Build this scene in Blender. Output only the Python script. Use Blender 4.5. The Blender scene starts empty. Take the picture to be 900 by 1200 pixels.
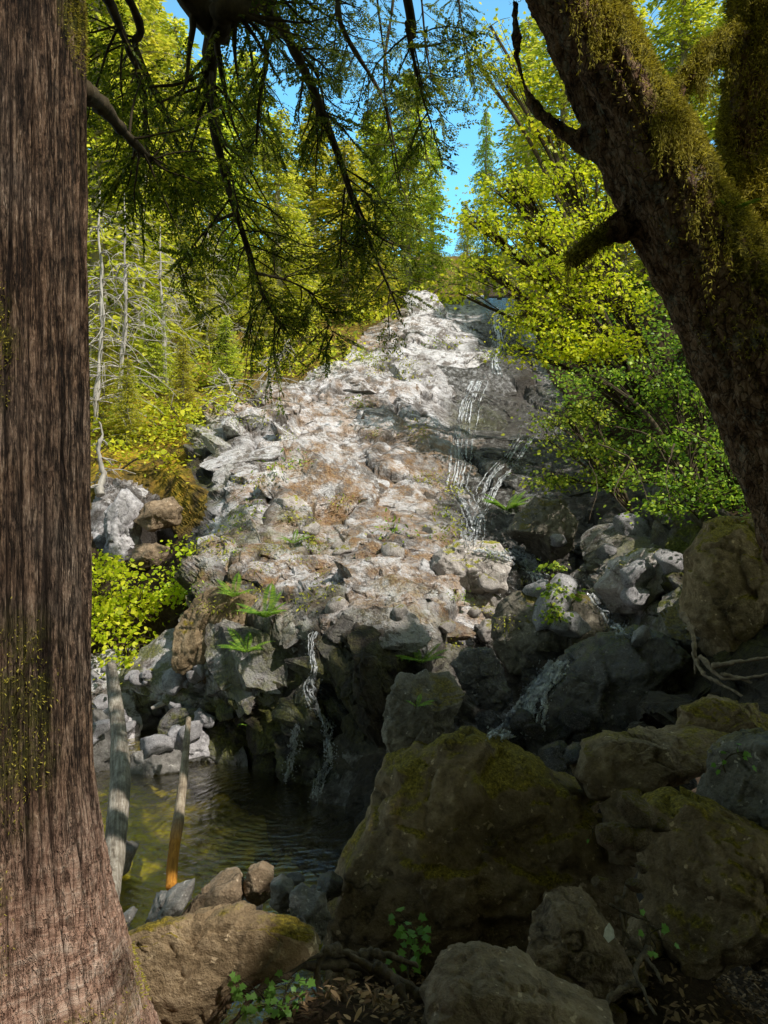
import bpy, math, random
import numpy as np
from mathutils import Vector
from mathutils.bvhtree import BVHTree

random.seed(7)
RS = np.random.RandomState(11)
scene = bpy.context.scene
COL = scene.collection
F = 906.0
CZ = 2.3
SUN = np.array([0.50, -0.42, 0.76]); SUN /= np.linalg.norm(SUN)


def T(px, py, Y):
    """point seen at photo pixel (px,py) standing Y metres in front of the camera"""
    return np.array([(px - 450) / F * Y, Y, CZ + (600 - py) / F * Y])


def A(*a):
    return np.array(a, dtype=float)


def norm(v):
    v = np.asarray(v, float)
    return v / np.maximum(np.linalg.norm(v, axis=-1, keepdims=True), 1e-9)


# ------------------------------------------------------------------ noise
_PERM = np.random.RandomState(3).permutation(4096).astype(np.int64)
_G = norm(np.random.RandomState(4).normal(size=(4096, 3)))
_RND = np.random.RandomState(5).rand(4096, 8)


def _h(i, j, k, s=0):
    return _PERM[(_PERM[(_PERM[(i + s * 17) & 4095] + j) & 4095] + k) & 4095]


def perlin(p, seed=0):
    p = np.asarray(p, float)
    i = np.floor(p).astype(np.int64)
    f = p - i
    u = f * f * f * (f * (f * 6 - 15) + 10)
    out = np.zeros(len(p))
    for dx in (0, 1):
        for dy in (0, 1):
            for dz in (0, 1):
                g = _G[_h(i[:, 0] + dx, i[:, 1] + dy, i[:, 2] + dz, seed)]
                d = f - np.array([dx, dy, dz])
                w = (u[:, 0] if dx else 1 - u[:, 0]) * (u[:, 1] if dy else 1 - u[:, 1]) * (u[:, 2] if dz else 1 - u[:, 2])
                out += w * (g * d).sum(1)
    return out * 1.6


def fbm(p, octv=4, seed=0, gain=0.5):
    o = np.zeros(len(p)); a = 1.0; q = np.asarray(p, float)
    for k in range(octv):
        o += a * perlin(q, seed + k); q = q * 2.03 + 3.1; a *= gain
    return o


def facet(p, seed=0, tilt=0.9):
    """broken-rock height: every cell is a tilted plane. returns height, distance to the cell border"""
    p = np.asarray(p, float)
    i = np.floor(p).astype(np.int64)
    f1 = np.full(len(p), 1e9); f2 = np.full(len(p), 1e9); hh = np.zeros(len(p))
    for dx in (-1, 0, 1):
        for dy in (-1, 0, 1):
            for dz in (-1, 0, 1):
                a, b, c = i[:, 0] + dx, i[:, 1] + dy, i[:, 2] + dz
                h = _h(a, b, c, seed)
                r = _RND[h]
                q = np.stack([a + .1 + r[:, 0] * .8, b + .1 + r[:, 1] * .8, c + .1 + r[:, 2] * .8], 1)
                d = p - q
                dd = (d * d).sum(1)
                ht = (r[:, 3] - .5) + ((r[:, 4:7] - .5) * d).sum(1) * 2 * tilt
                m = dd < f1
                f2 = np.where(m, f1, np.minimum(f2, dd))
                hh = np.where(m, ht, hh)
                f1 = np.where(m, dd, f1)
    return hh, np.sqrt(f2) - np.sqrt(f1)


def sst(a, b, x):
    t = np.clip((x - a) / (b - a), 0, 1)
    return t * t * (3 - 2 * t)


# ------------------------------------------------------------------ objects
def mesh_from(name, V, faces=None, quads=None, tris=None, k=None, smooth=True):
    """V (n,3). quads (m,4) / tris (m,3) arrays"""
    me = bpy.data.meshes.new(name)
    V = np.asarray(V, np.float32)
    if faces is not None:
        me.from_pydata(V.tolist(), [], faces)
    else:
        Q = quads if quads is not None else tris
        n = Q.shape[1]
        me.vertices.add(len(V)); me.vertices.foreach_set('co', V.ravel())
        me.loops.add(Q.size); me.loops.foreach_set('vertex_index', Q.astype(np.int32).ravel())
        me.polygons.add(len(Q)); me.polygons.foreach_set('loop_start', np.arange(0, Q.size, n, dtype=np.int32))
        me.polygons.foreach_set('loop_total', np.full(len(Q), n, dtype=np.int32))
        me.update(calc_edges=True); me.validate()
    me.polygons.foreach_set('use_smooth', np.full(len(me.polygons), smooth, dtype=bool))
    me.update()
    return me


def attr(me, name, vals):
    a = me.attributes.new(name, 'FLOAT', 'POINT')
    a.data.foreach_set('value', np.asarray(vals, np.float32))


def obj(name, me, mat=None, parent=None, loc=None):
    o = bpy.data.objects.new(name, me)
    COL.objects.link(o)
    if mat is not None:
        me.materials.clear(); me.materials.append(mat)
    if parent is not None:
        o.parent = parent
    if loc is not None:
        o.location = loc
    return o


def tag(o, label=None, cat=None, group=None, kind=None):
    if label: o['label'] = label
    if cat: o['category'] = cat
    if group: o['group'] = group
    if kind: o['kind'] = kind
    return o


def thing(name, label, cat, loc=(0, 0, 0), group=None):
    o = bpy.data.objects.new(name, None); COL.objects.link(o)
    o.location = loc; o.empty_display_size = .1
    return tag(o, label, cat, group)


class Acc:
    """collects verts + faces of many pieces into one mesh"""
    def __init__(s):
        s.V = []; s.Fc = []; s.n = 0

    def add(s, V, Q):
        s.V.append(np.asarray(V, float)); s.Fc.append(np.asarray(Q) + s.n); s.n += len(V)

    def mesh(s, name, origin=(0, 0, 0), smooth=True):
        V = np.concatenate(s.V) - np.asarray(origin, float)
        return mesh_from(name, V, quads=np.concatenate(s.Fc), smooth=smooth)


def catmull(P, n):
    P = np.asarray(P, float)
    if len(P) == 2:
        t = np.linspace(0, 1, n)[:, None]
        return P[0] * (1 - t) + P[1] * t
    Q = np.vstack([2 * P[0] - P[1], P, 2 * P[-1] - P[-2]])
    ts = np.linspace(0, len(P) - 1 - 1e-6, n)
    i = ts.astype(int); t = (ts - i)[:, None]
    a, b, c, d = Q[i], Q[i + 1], Q[i + 2], Q[i + 3]
    return .5 * ((2 * b) + (-a + c) * t + (2 * a - 5 * b + 4 * c - d) * t ** 2 + (-a + 3 * b - 3 * c + d) * t ** 3)


def tube(P, R, seg=8, cap=True):
    """quads tube around polyline P with radii R"""
    P = np.asarray(P, float); n = len(P); R = np.broadcast_to(np.asarray(R, float), (n,))
    tg = norm(np.gradient(P, axis=0))
    ref = A(0.13, 0.2, 0.97) if abs(tg[:, 2]).mean() < .8 else A(1, .1, 0)
    s = norm(np.cross(tg, ref)); u = np.cross(s, tg)
    a = np.linspace(0, 2 * np.pi, seg, endpoint=False)
    V = P[:, None, :] + R[:, None, None] * (np.cos(a)[None, :, None] * s[:, None, :] + np.sin(a)[None, :, None] * u[:, None, :])
    V = V.reshape(-1, 3)
    i = np.arange(n - 1)[:, None] * seg; j = np.arange(seg)[None, :]; j2 = (j + 1) % seg
    Q = np.stack([i + j, i + j2, i + seg + j2, i + seg + j], -1).reshape(-1, 4)
    if cap:
        V = np.vstack([V, P[0], P[-1]])
        c0, c1 = n * seg, n * seg + 1
        jj = np.arange(0, seg, 2)
        q0 = np.stack([np.full_like(jj, c0), (jj + 2) % seg, (jj + 1) % seg, jj], 1)
        b = (n - 1) * seg
        q1 = np.stack([np.full_like(jj, c1), b + jj, b + (jj + 1) % seg, b + (jj + 2) % seg], 1)
        Q = np.vstack([Q, q0, q1])
    return V, Q


LEAF = {
    'diamond': (A([0, 0], [.45, .5], [1, 0], [.45, -.5])),
    'oval': (A([0, 0], [.3, .38], [.7, .3], [1, 0], [.7, -.3], [.3, -.38])),
    'maple': (A([0, 0], [.05, .45], [.35, .3], [.45, .6], [.62, .25], [1, 0], [.62, -.25], [.45, -.6], [.35, -.3], [.05, -.45])),
    'needle': (A([0, .5], [1, .25], [1, -.25], [0, -.5])),
}


def leaves(name, P, D, N, L, W, shape='diamond', cup=0.15):
    """one mesh of leaf polygons: base P, direction D, normal N, length L, width W"""
    P = np.asarray(P, float); n = len(P)
    D = norm(D); S = norm(np.cross(N, D)); N = np.cross(D, S)
    tp = LEAF[shape]; k = len(tp)
    L = np.broadcast_to(L, (n,)); W = np.broadcast_to(W, (n,))
    V = (P[:, None, :] + D[:, None, :] * (tp[None, :, 0, None] * L[:, None, None])
         + S[:, None, :] * (tp[None, :, 1, None] * W[:, None, None])
         - N[:, None, :] * ((tp[None, :, 0] ** 2)[..., None] * L[:, None, None] * cup))
    Q = np.arange(n * k).reshape(n, k)
    return mesh_from(name, V.reshape(-1, 3), quads=Q, smooth=False)


# ------------------------------------------------------------------ materials
class NT:
    def __init__(s, name):
        s.m = bpy.data.materials.new(name); s.m.use_nodes = True
        s.t = s.m.node_tree; s.t.nodes.clear()
        s.out = s.n('ShaderNodeOutputMaterial')

    def n(s, typ, **kw):
        nd = s.t.nodes.new(typ)
        for k, v in kw.items(): setattr(nd, k, v)
        return nd

    def set(s, sock, v):
        if isinstance(v, bpy.types.NodeSocket): s.t.links.new(v, sock)
        else: sock.default_value = v

    def coord(s, kind='Object', scale=None, rot=None):
        c = s.n('ShaderNodeTexCoord').outputs[kind]
        if scale is not None or rot is not None:
            m = s.n('ShaderNodeMapping'); s.set(m.inputs['Vector'], c)
            if scale is not None: m.inputs['Scale'].default_value = scale
            if rot is not None: m.inputs['Rotation'].default_value = rot
            c = m.outputs[0]
        return c

    def noise(s, vec, scale=5, detail=6, rough=.6, dist=0.0):
        nd = s.n('ShaderNodeTexNoise'); s.set(nd.inputs['Vector'], vec)
        nd.inputs['Scale'].default_value = scale; nd.inputs['Detail'].default_value = detail
        nd.inputs['Roughness'].default_value = rough; nd.inputs['Distortion'].default_value = dist
        return nd.outputs['Fac']

    def noisec(s, vec, scale):
        nd = s.n('ShaderNodeTexNoise'); s.set(nd.inputs['Vector'], vec); nd.inputs['Scale'].default_value = scale; nd.inputs['Detail'].default_value = 4
        return nd.outputs['Color']

    def vor(s, vec, scale=5, feature='DISTANCE_TO_EDGE', out='Distance', rand=1.0):
        nd = s.n('ShaderNodeTexVoronoi', feature=feature); s.set(nd.inputs['Vector'], vec)
        nd.inputs['Scale'].default_value = scale; nd.inputs['Randomness'].default_value = rand
        return nd.outputs[out]

    def ramp(s, fac, stops, interp='LINEAR'):
        nd = s.n('ShaderNodeValToRGB'); s.set(nd.inputs[0], fac); cr = nd.color_ramp; cr.interpolation = interp
        while len(cr.elements) < len(stops): cr.elements.new(.5)
        for e, (p, c) in zip(cr.elements, stops):
            e.position = p; e.color = (c, c, c, 1) if isinstance(c, (int, float)) else (*c, 1)
        return nd.outputs[0]

    def mix(s, f, a, b, mode='MIX'):
        nd = s.n('ShaderNodeMix', data_type='RGBA', blend_type=mode)
        s.set(nd.inputs[0], f)
        for i, v in ((6, a), (7, b)):
            s.set(nd.inputs[i], (*v, 1) if isinstance(v, tuple) and len(v) == 3 else v)
        return nd.outputs[2]

    def math(s, op, a, b=0.0, c=None, clamp=False):
        nd = s.n('ShaderNodeMath', operation=op, use_clamp=clamp)
        s.set(nd.inputs[0], a); s.set(nd.inputs[1], b)
        if c is not None: s.set(nd.inputs[2], c)
        return nd.outputs[0]

    def attr(s, name):
        return s.n('ShaderNodeAttribute', attribute_name=name).outputs['Fac']

    def bump(s, h, strength=.5, dist=.02, normal=None):
        nd = s.n('ShaderNodeBump'); s.set(nd.inputs['Height'], h)
        nd.inputs['Strength'].default_value = strength; nd.inputs['Distance'].default_value = dist
        if normal is not None: s.set(nd.inputs['Normal'], normal)
        return nd.outputs[0]

    def principled(s, col, rough=.8, normal=None, spec=.3, **kw):
        b = s.n('ShaderNodeBsdfPrincipled')
        s.set(b.inputs['Base Color'], (*col, 1) if isinstance(col, tuple) else col)
        s.set(b.inputs['Roughness'], rough); s.set(b.inputs['Specular IOR Level'], spec)
        if normal is not None: s.set(b.inputs['Normal'], normal)
        for k, v in kw.items(): s.set(b.inputs[k], v)
        return b.outputs[0]

    def done(s, sh):
        s.t.links.new(sh, s.out.inputs['Surface']); return s.m


def updot(n, lo, hi):
    g = n.n('ShaderNodeNewGeometry'); sp = n.n('ShaderNodeSeparateXYZ'); n.set(sp.inputs[0], g.outputs['Normal'])
    mr = n.n('ShaderNodeMapRange'); n.set(mr.inputs['Value'], sp.outputs['Z'])
    mr.inputs['From Min'].default_value = lo; mr.inputs['From Max'].default_value = hi
    return mr.outputs[0]


def mat_cliff():
    n = NT('cliff_rock'); c = n.coord('Object')
    wet, moss, warm, crack, dark = [n.attr(a) for a in ('wet', 'moss', 'warm', 'crack', 'dark')]
    big = n.noise(c, .9, 5, .65); fine = n.noise(c, 9, 8, .7); tiny = n.noise(c, 42, 4, .7)
    base = n.ramp(fine, [(.26, (.10, .08, .075)), (.35, (.42, .38, .38)), (.44, (.80, .77, .79)), (.56, (.95, .93, .97))])
    base = n.mix(n.ramp(big, [(.48, 0.), (.68, .45)]), base, n.ramp(fine, [(.32, (.06, .046, .04)), (.44, (.30, .25, .22)), (.56, (.66, .60, .57))]))
    blot = n.noise(c, 2.6, 10, .82, .4)
    base = n.mix(n.ramp(blot, [(.49, 0.), (.545, .85)]), base, n.ramp(tiny, [(.3, (.03, .024, .02)), (.7, (.24, .19, .155))]))
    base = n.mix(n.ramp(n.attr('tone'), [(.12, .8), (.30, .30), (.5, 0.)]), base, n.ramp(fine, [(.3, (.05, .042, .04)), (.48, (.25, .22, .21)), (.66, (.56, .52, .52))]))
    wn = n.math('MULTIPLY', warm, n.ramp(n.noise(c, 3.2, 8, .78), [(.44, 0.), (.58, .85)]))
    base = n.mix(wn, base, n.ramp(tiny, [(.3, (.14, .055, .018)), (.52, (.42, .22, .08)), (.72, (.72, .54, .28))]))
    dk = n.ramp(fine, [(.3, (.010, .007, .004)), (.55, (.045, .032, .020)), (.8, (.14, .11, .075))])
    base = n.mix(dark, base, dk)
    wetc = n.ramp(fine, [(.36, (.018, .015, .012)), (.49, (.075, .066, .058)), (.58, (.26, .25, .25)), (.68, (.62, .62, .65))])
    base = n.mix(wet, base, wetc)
    mm = n.math('MULTIPLY', moss, n.ramp(n.noise(c, 4.5, 7, .7), [(.42, 0.), (.55, 1.)]))
    base = n.mix(mm, base, n.ramp(tiny, [(.3, (.04, .045, .006)), (.55, (.16, .17, .02)), (.75, (.36, .36, .04))]))
    cr = n.math('MULTIPLY', n.ramp(crack, [(0., 1.), (.07, .85), (.18, 0.)]), n.ramp(n.noise(c, 1.7, 6, .7), [(.40, 0.2), (.58, 1.)]))
    base = n.mix(n.math('MULTIPLY', cr, .95), base, (.045, .032, .022))
    v = n.vor(n.mix(.3, c, n.noisec(c, 3.1)), 3.4)
    v2 = n.ramp(v, [(0., 0.), (.05, 1.)])
    base = n.mix(n.math('MULTIPLY', n.math('MULTIPLY', n.math('SUBTRACT', 1., v2), .5), n.ramp(big, [(.48, 0.), (.6, 1.)])), base, (.04, .03, .025))
    h = n.math('ADD', n.math('MULTIPLY', fine, .6), n.math('MULTIPLY', tiny, .35))
    h = n.math('ADD', h, n.math('MULTIPLY', v2, .08))
    nm = n.bump(h, 1.0, .14)
    rough = n.math('SUBTRACT', .62, n.math('MULTIPLY', wet, .50))
    return n.done(n.principled(base, rough, nm, n.math('ADD', .4, n.math('MULTIPLY', wet, .6))))


def mat_rock(name, lo, mid, hi, moss=.5, mosscol=(.10, .10, .012), rough=.85, scale=1.0, spec=.3, glint=0):
    n = NT(name); c0 = n.coord('Object')
    oi = n.n('ShaderNodeObjectInfo')
    av = n.n('ShaderNodeVectorMath', operation='ADD'); n.set(av.inputs[0], c0)
    cb = n.n('ShaderNodeCombineXYZ')
    for i in range(3): n.set(cb.inputs[i], n.math('MULTIPLY', oi.outputs['Random'], 37. + i * 11))
    n.set(av.inputs[1], cb.outputs[0]); c = av.outputs[0]
    big = n.noise(c, 2.2 * scale, 5, .6); fine = n.noise(c, 14 * scale, 9, .68); tiny = n.noise(c, 70 * scale, 4, .7)
    base = n.ramp(fine, [(.28, lo), (.5, mid), (.76, hi)])
    base = n.mix(n.ramp(big, [(.4, 0.), (.65, .75)]), base, n.ramp(tiny, [(.3, tuple(x * .5 for x in lo)), (.7, tuple(x * .9 for x in mid))]))
    lich = n.ramp(n.noise(c, 26 * scale, 3, .5), [(.66, 0.), (.70, .55)])
    base = n.mix(lich, base, tuple(min(1, x * 1.6) for x in hi))
    if moss > 0:
        up = updot(n, -.25, .75)
        f = n.math('ADD', n.math('MULTIPLY', up, .45), n.math('MULTIPLY', n.noise(c, 3.5 * scale, 6, .7), 1.0))
        f = n.ramp(f, [(.95 - moss * .45, 0.), (1.05 - moss * .45, 1.)])
        base = n.mix(f, base, n.ramp(tiny, [(.32, tuple(x * .25 for x in mosscol)), (.52, mosscol), (.72, tuple(min(1, x * 2.2) for x in mosscol))]))
    d = n.n('ShaderNodeTexNoise'); n.set(d.inputs['Vector'], c); d.inputs['Scale'].default_value = 4
    d.inputs['Detail'].default_value = 5; v = n.vor(n.mix(.5, c, d.outputs['Color']), 2.2 * scale)
    crk = n.ramp(v, [(0., 0.), (.035, 1.)])
    base = n.mix(n.math('MULTIPLY', n.math('MULTIPLY', n.math('SUBTRACT', 1., crk), .7), n.ramp(big, [(.46, 0.), (.58, 1.)])), base, tuple(x * .2 for x in lo))
    h = n.math('ADD', n.math('MULTIPLY', fine, .7), n.math('MULTIPLY', tiny, .25))
    h = n.math('ADD', h, n.math('MULTIPLY', crk, .06))
    return n.done(n.principled(base, rough, n.bump(h, .9, .05 / scale), spec))


def mat_leaf(name, a, b, cc, trans=.45, rough=.45, objvar=0.0):
    n = NT(name)
    g = n.n('ShaderNodeNewGeometry')
    col = n.ramp(g.outputs['Random Per Island'], [(0., a), (.5, b), (1., cc)])
    if objvar:
        oi = n.n('ShaderNodeObjectInfo')
        hs = n.n('ShaderNodeHueSaturation')
        n.set(hs.inputs['Color'], col)
        n.set(hs.inputs['Hue'], n.math('ADD', .5 - objvar * .06, n.math('MULTIPLY', oi.outputs['Random'], objvar * .10)))
        n.set(hs.inputs['Value'], n.math('ADD', 1 - objvar * .3, n.math('MULTIPLY', oi.outputs['Random'], objvar * .6)))
        col = hs.outputs[0]
    big = n.noise(n.coord('Object'), .9, 2, .5)
    col = n.mix(n.ramp(big, [(.35, .35), (.55, 0.)]), col, n.mix(.55, col, (.02, .05, .008)))
    p = n.principled(col, rough, None, .35)
    t = n.n('ShaderNodeBsdfTranslucent'); n.set(t.inputs['Color'], n.mix(.5, col, n.mix(1., col, (1., 1., .3), 'MULTIPLY')))
    m = n.n('ShaderNodeMixShader'); m.inputs[0].default_value = trans
    n.t.links.new(p, m.inputs[1]); n.t.links.new(t.outputs[0], m.inputs[2])
    return n.done(m.outputs[0])


def mat_simple(name, a, b, scale=20, rough=.8, bump=.4, stretch=(1, 1, 1), spec=.3):
    n = NT(name); c = n.coord('Object', scale=stretch)
    f = n.noise(c, scale, 7, .7)
    return n.done(n.principled(n.ramp(f, [(.32, a), (.7, b)]), rough, n.bump(f, bump, .02), spec))


def mat_cedar():
    n = NT('cedar_bark'); c = n.coord('Object', scale=(1, 1, .07)); o = n.coord('Object')
    st = n.noise(n.coord('Object', scale=(1, 1, .22)), 34, 12, .82, .6); st2 = n.noise(n.coord('Object', scale=(1, 1, .35)), 110, 6, .78, .5); big = n.noise(o, 2.2, 4, .6)
    # diagonal wrinkles around the swollen foot
    wr = n.noise(n.coord('Object', scale=(.30, .30, 1.9), rot=(.0, .35, .0)), 26, 8, .75, .6)
    foot = n.attr('foot')
    f = n.math('ADD', n.math('MULTIPLY', st, .6), n.math('MULTIPLY', st2, .4))
    f2 = n.math('ADD', n.math('MULTIPLY', f, .5), n.math('MULTIPLY', wr, .5))
    ff = n.n('ShaderNodeMix'); n.set(ff.inputs[0], foot); n.set(ff.inputs[2], f); n.set(ff.inputs[3], f2); h = ff.outputs[0]
    base = n.ramp(h, [(.42, (.02, .012, .008)), (.48, (.12, .07, .045)), (.54, (.36, .225, .145)), (.62, (.64, .48, .36))])
    base = n.mix(n.ramp(big, [(.45, 0.), (.65, .4)]), base, n.ramp(h, [(.40, (.04, .03, .025)), (.53, (.36, .31, .27)), (.64, (.74, .69, .64))]))
    base = n.mix(n.math('MULTIPLY', foot, .8), base, n.ramp(h, [(.40, (.16, .07, .045)), (.49, (.70, .42, .31)), (.60, (.94, .74, .62))]))  # pinkish foot bark, with sunlight painted into its brightness
    fz = n.noise(n.coord('Object', scale=(1, 1, .05)), 22, 5, .6, .35)
    fis = n.ramp(n.math('ABSOLUTE', n.math('SUBTRACT', fz, .5)), [(.0, 1.), (.022, 0.)])
    fz2 = n.noise(n.coord('Object', scale=(1, 1, .08)), 52, 4, .6, .3)
    fis2 = n.ramp(n.math('ABSOLUTE', n.math('SUBTRACT', fz2, .5)), [(.0, .8), (.03, 0.)])
    base = n.mix(n.math('MULTIPLY', n.math('MAXIMUM', fis, fis2), n.math('SUBTRACT', 1., n.math('MULTIPLY', foot, .8))), base, (.014, .009, .007))
    h = n.math('SUBTRACT', h, n.math('MULTIPLY', n.math('MAXIMUM', fis, fis2), .35))
    base = n.mix(n.ramp(n.attr('fur'), [(.25, 0.), (.9, .85)]), base, (.018, .010, .007))
    moss = n.math('MULTIPLY', n.attr('moss'), n.ramp(n.noise(o, 9, 8, .75), [(.45, 0.), (.56, 1.)]))
    base = n.mix(moss, base, n.ramp(n.noise(o, 90, 3, .7), [(.3, (.03, .035, .004)), (.7, (.22, .22, .03))]))
    return n.done(n.principled(base, .85, n.bump(h, 1.0, .045), .2))


def mat_maple_bark():
    n = NT('maple_bark'); o = n.coord('Object')
    c = n.coord('Object', scale=(1, 1, .5), rot=(0, .55, 0))
    big = n.noise(o, 5, 6, .65); f = n.noise(c, 24, 9, .72, .3); t = n.noise(o, 95, 4, .7)
    base = n.ramp(f, [(.36, (.03, .016, .009)), (.47, (.20, .11, .06)), (.58, (.40, .26, .17)), (.72, (.62, .50, .40))])
    pv = n.vor(n.mix(.12, n.coord('Object', scale=(1, 1, .38), rot=(0, .55, 0)), n.noisec(o, 9)), 34)
    pl = n.ramp(pv, [(0., 0.), (.10, 1.)])
    base = n.mix(n.math('MULTIPLY', n.math('SUBTRACT', 1., pl), .75), base, (.02, .012, .008))
    lich = n.math('MULTIPLY', n.ramp(n.noise(o, 11, 8, .78), [(.54, 0.), (.62, .75)]), .8)
    base = n.mix(lich, base, n.ramp(t, [(.3, (.16, .16, .12)), (.7, (.52, .52, .44))]))
    m = n.math('ADD', n.attr('moss'), n.math('MULTIPLY', n.math('SUBTRACT', big, .5), 2.2))
    m = n.ramp(m, [(.52, 0.), (.72, 1.)])
    base = n.mix(m, base, n.ramp(t, [(.34, (.05, .045, .007)), (.5, (.20, .175, .022)), (.68, (.46, .40, .07))]))
    h = n.math('ADD', n.math('ADD', n.math('MULTIPLY', f, .7), n.math('MULTIPLY', t, .4)), n.math('MULTIPLY', pl, .25))
    return n.done(n.principled(base, .9, n.bump(h, 1.0, .05), .2))


def mat_water():
    n = NT('pool_water'); o = n.coord('Object')
    w = n.n('ShaderNodeTexWave', wave_type='RINGS', rings_direction='SPHERICAL', wave_profile='SIN')
    mp = n.n('ShaderNodeMapping'); n.set(mp.inputs['Vector'], o); mp.inputs['Location'].default_value = (.78, -6.0, 0)
    n.set(w.inputs['Vector'], mp.outputs[0]); w.inputs['Scale'].default_value = 4.6; w.inputs['Distortion'].default_value = 3.5
    w.inputs['Detail'].default_value = 2; w.inputs['Detail Scale'].default_value = 1.3
    h = n.math('ADD', n.math('MULTIPLY', w.outputs['Fac'], .15), n.math('MULTIPLY', n.noise(o, 8, 5, .6, .6), 1.6))
    nm = n.bump(h, .40, .03)
    fr = n.n('ShaderNodeFresnel'); fr.inputs['IOR'].default_value = 1.33; n.set(fr.inputs['Normal'], nm)
    gl = n.n('ShaderNodeBsdfGlossy'); gl.inputs['Roughness'].default_value = .03; n.set(gl.inputs['Normal'], nm)
    rf = n.n('ShaderNodeBsdfTransparent'); rf.inputs['Color'].default_value = (.86, .82, .48, 1)
    m = n.n('ShaderNodeMixShader'); n.set(m.inputs[0], n.math('ADD', n.math('MULTIPLY', fr.outputs[0], 3.2), .04, clamp=True))
    n.t.links.new(rf.outputs[0], m.inputs[1]); n.t.links.new(gl.outputs[0], m.inputs[2])
    return n.done(m.outputs[0])


def mat_fall():
    n = NT('falling_water'); o = n.coord('Object')
    f = n.noise(o, 17, 6, .75)
    p = n.principled((.86, .90, .95), .12, n.bump(f, 1., .05), .8)
    t = n.n('ShaderNodeBsdfTransparent')
    m = n.n('ShaderNodeMixShader'); n.set(m.inputs[0], n.ramp(f, [(.36, 0.), (.54, .9)]))
    n.t.links.new(t.outputs[0], m.inputs[1]); n.t.links.new(p, m.inputs[2])
    return n.done(m.outputs[0])


def mat_soil():
    n = NT('forest_soil'); o = n.coord('Object')
    f = n.noise(o, 9, 8, .75); t = n.noise(o, 60, 4, .7)
    base = n.mix(.5, n.ramp(f, [(.3, (.02, .013, .008)), (.6, (.10, .066, .04)), (.8, (.22, .15, .10))]), n.ramp(t, [(.3, (.015, .01, .006)), (.7, (.11, .075, .05))]))
    mo = n.math('MULTIPLY', n.attr('moss'), n.ramp(n.noise(o, 1.6, 6, .7), [(.38, .2), (.55, 1.)]))
    mc = n.ramp(n.noise(o, 6, 9, .8), [(.34, (.02, .018, .004)), (.46, (.20, .16, .02)), (.56, (.50, .32, .04)), (.68, (.62, .28, .06))])
    base = n.mix(mo, base, mc)
    h = n.math('ADD', f, n.math('MULTIPLY', t, .4))
    return n.done(n.principled(base, .95, n.bump(h, 1., .06), .1))


def mat_poolbed():
    n = NT('pool_bed'); o = n.coord('Object')
    v = n.vor(o, 5.5, 'F1', 'Color'); f = n.noise(o, 7, 7, .7)
    base = n.mix(.35, n.ramp(f, [(.3, (.10, .10, .015)), (.5, (.42, .42, .05)), (.7, (.74, .64, .13))]), n.ramp(v, [(.1, (.05, .04, .015)), (.9, (.42, .27, .08))]))
    return n.done(n.principled(base, .8, n.bump(n.vor(o, 5.5), .8, .05), .2))


M = dict(
    cliff=mat_cliff(),
    boulder=mat_rock('mossy_boulder', (.07, .046, .024), (.30, .215, .125), (.58, .45, .30), .08, (.20, .15, .018)),
    boulder2=mat_rock('mossy_boulder_thick', (.065, .042, .021), (.27, .19, .105), (.52, .39, .25), .24, (.20, .15, .018)),
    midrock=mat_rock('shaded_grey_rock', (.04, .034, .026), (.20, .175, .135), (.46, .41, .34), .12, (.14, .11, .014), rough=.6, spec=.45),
    dryrock=mat_rock('dry_rock', (.09, .06, .038), (.33, .24, .155), (.55, .43, .31), .0),
    grey=mat_rock('grey_rock', (.15, .14, .15), (.48, .46, .48), (.80, .78, .80), .0, scale=1.2),
    bluegrey=mat_rock('damp_grey_rock', (.06, .056, .052), (.22, .205, .19), (.42, .40, .38), .0, rough=.45, scale=1.3, spec=.5),
    wetrock=mat_rock('wet_black_rock', (.014, .011, .009), (.06, .05, .044), (.22, .20, .185), .1, (.05, .05, .01), rough=.22, scale=1.0, spec=.8),
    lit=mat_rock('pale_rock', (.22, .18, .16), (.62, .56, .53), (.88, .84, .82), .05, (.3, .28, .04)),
    cedar=mat_cedar(), maple=mat_maple_bark(), water=mat_water(), fall=mat_fall(), soil=mat_soil(), bed=mat_poolbed(),
    moss=mat_leaf('moss_strands', (.14, .12, .015), (.40, .34, .045), (.70, .60, .11), .35, .8),
    darkbark=mat_simple('dark_bark', (.02, .014, .008), (.10, .075, .04), 18, .9, .6, (1, 1, .3)),
    paletrunk=mat_simple('pale_trunk', (.16, .14, .12), (.5, .46, .42), 9, .85, .4, (1, 1, .25)),
    dead=mat_simple('bleached_wood', (.22, .20, .18), (.66, .62, .57), 14, .85, .4, (1, 1, .2)),
    hem=mat_leaf('hemlock_spray', (.04, .08, .008), (.14, .19, .016), (.42, .43, .035), .5, .5),
    conif=mat_leaf('conifer_spray', (.22, .30, .03), (.58, .64, .06), (.95, .92, .14), .58, .6, .4),
    vine=mat_leaf('vine_maple_leaf', (.40, .55, .015), (.70, .80, .025), (.98, .95, .07), .55, .45, .3),
    shrub=mat_leaf('shrub_leaf', (.08, .17, .015), (.28, .42, .03), (.62, .70, .07), .45, .45, .4),
    yellow=mat_leaf('yellow_shrub_leaf', (.30, .38, .02), (.66, .68, .03), (.95, .85, .06), .45, .5, .3),
    fern=mat_leaf('fern_leaf', (.10, .24, .03), (.22, .40, .04), (.40, .56, .07), .45, .4),
    ivy=mat_leaf('ivy_leaf', (.10, .24, .04), (.16, .34, .06), (.24, .42, .08), .35, .4),
    grass=mat_leaf('grass_blade', (.22, .26, .03), (.42, .42, .04), (.6, .55, .07), .4, .6),
    litter=mat_leaf('leaf_litter', (.07, .04, .02), (.18, .11, .055), (.40, .26, .14), .15, .8),
    root=mat_simple('root_bark', (.035, .024, .015), (.20, .15, .10), 26, .85, .6, (1, 1, 1)),
)


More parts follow.
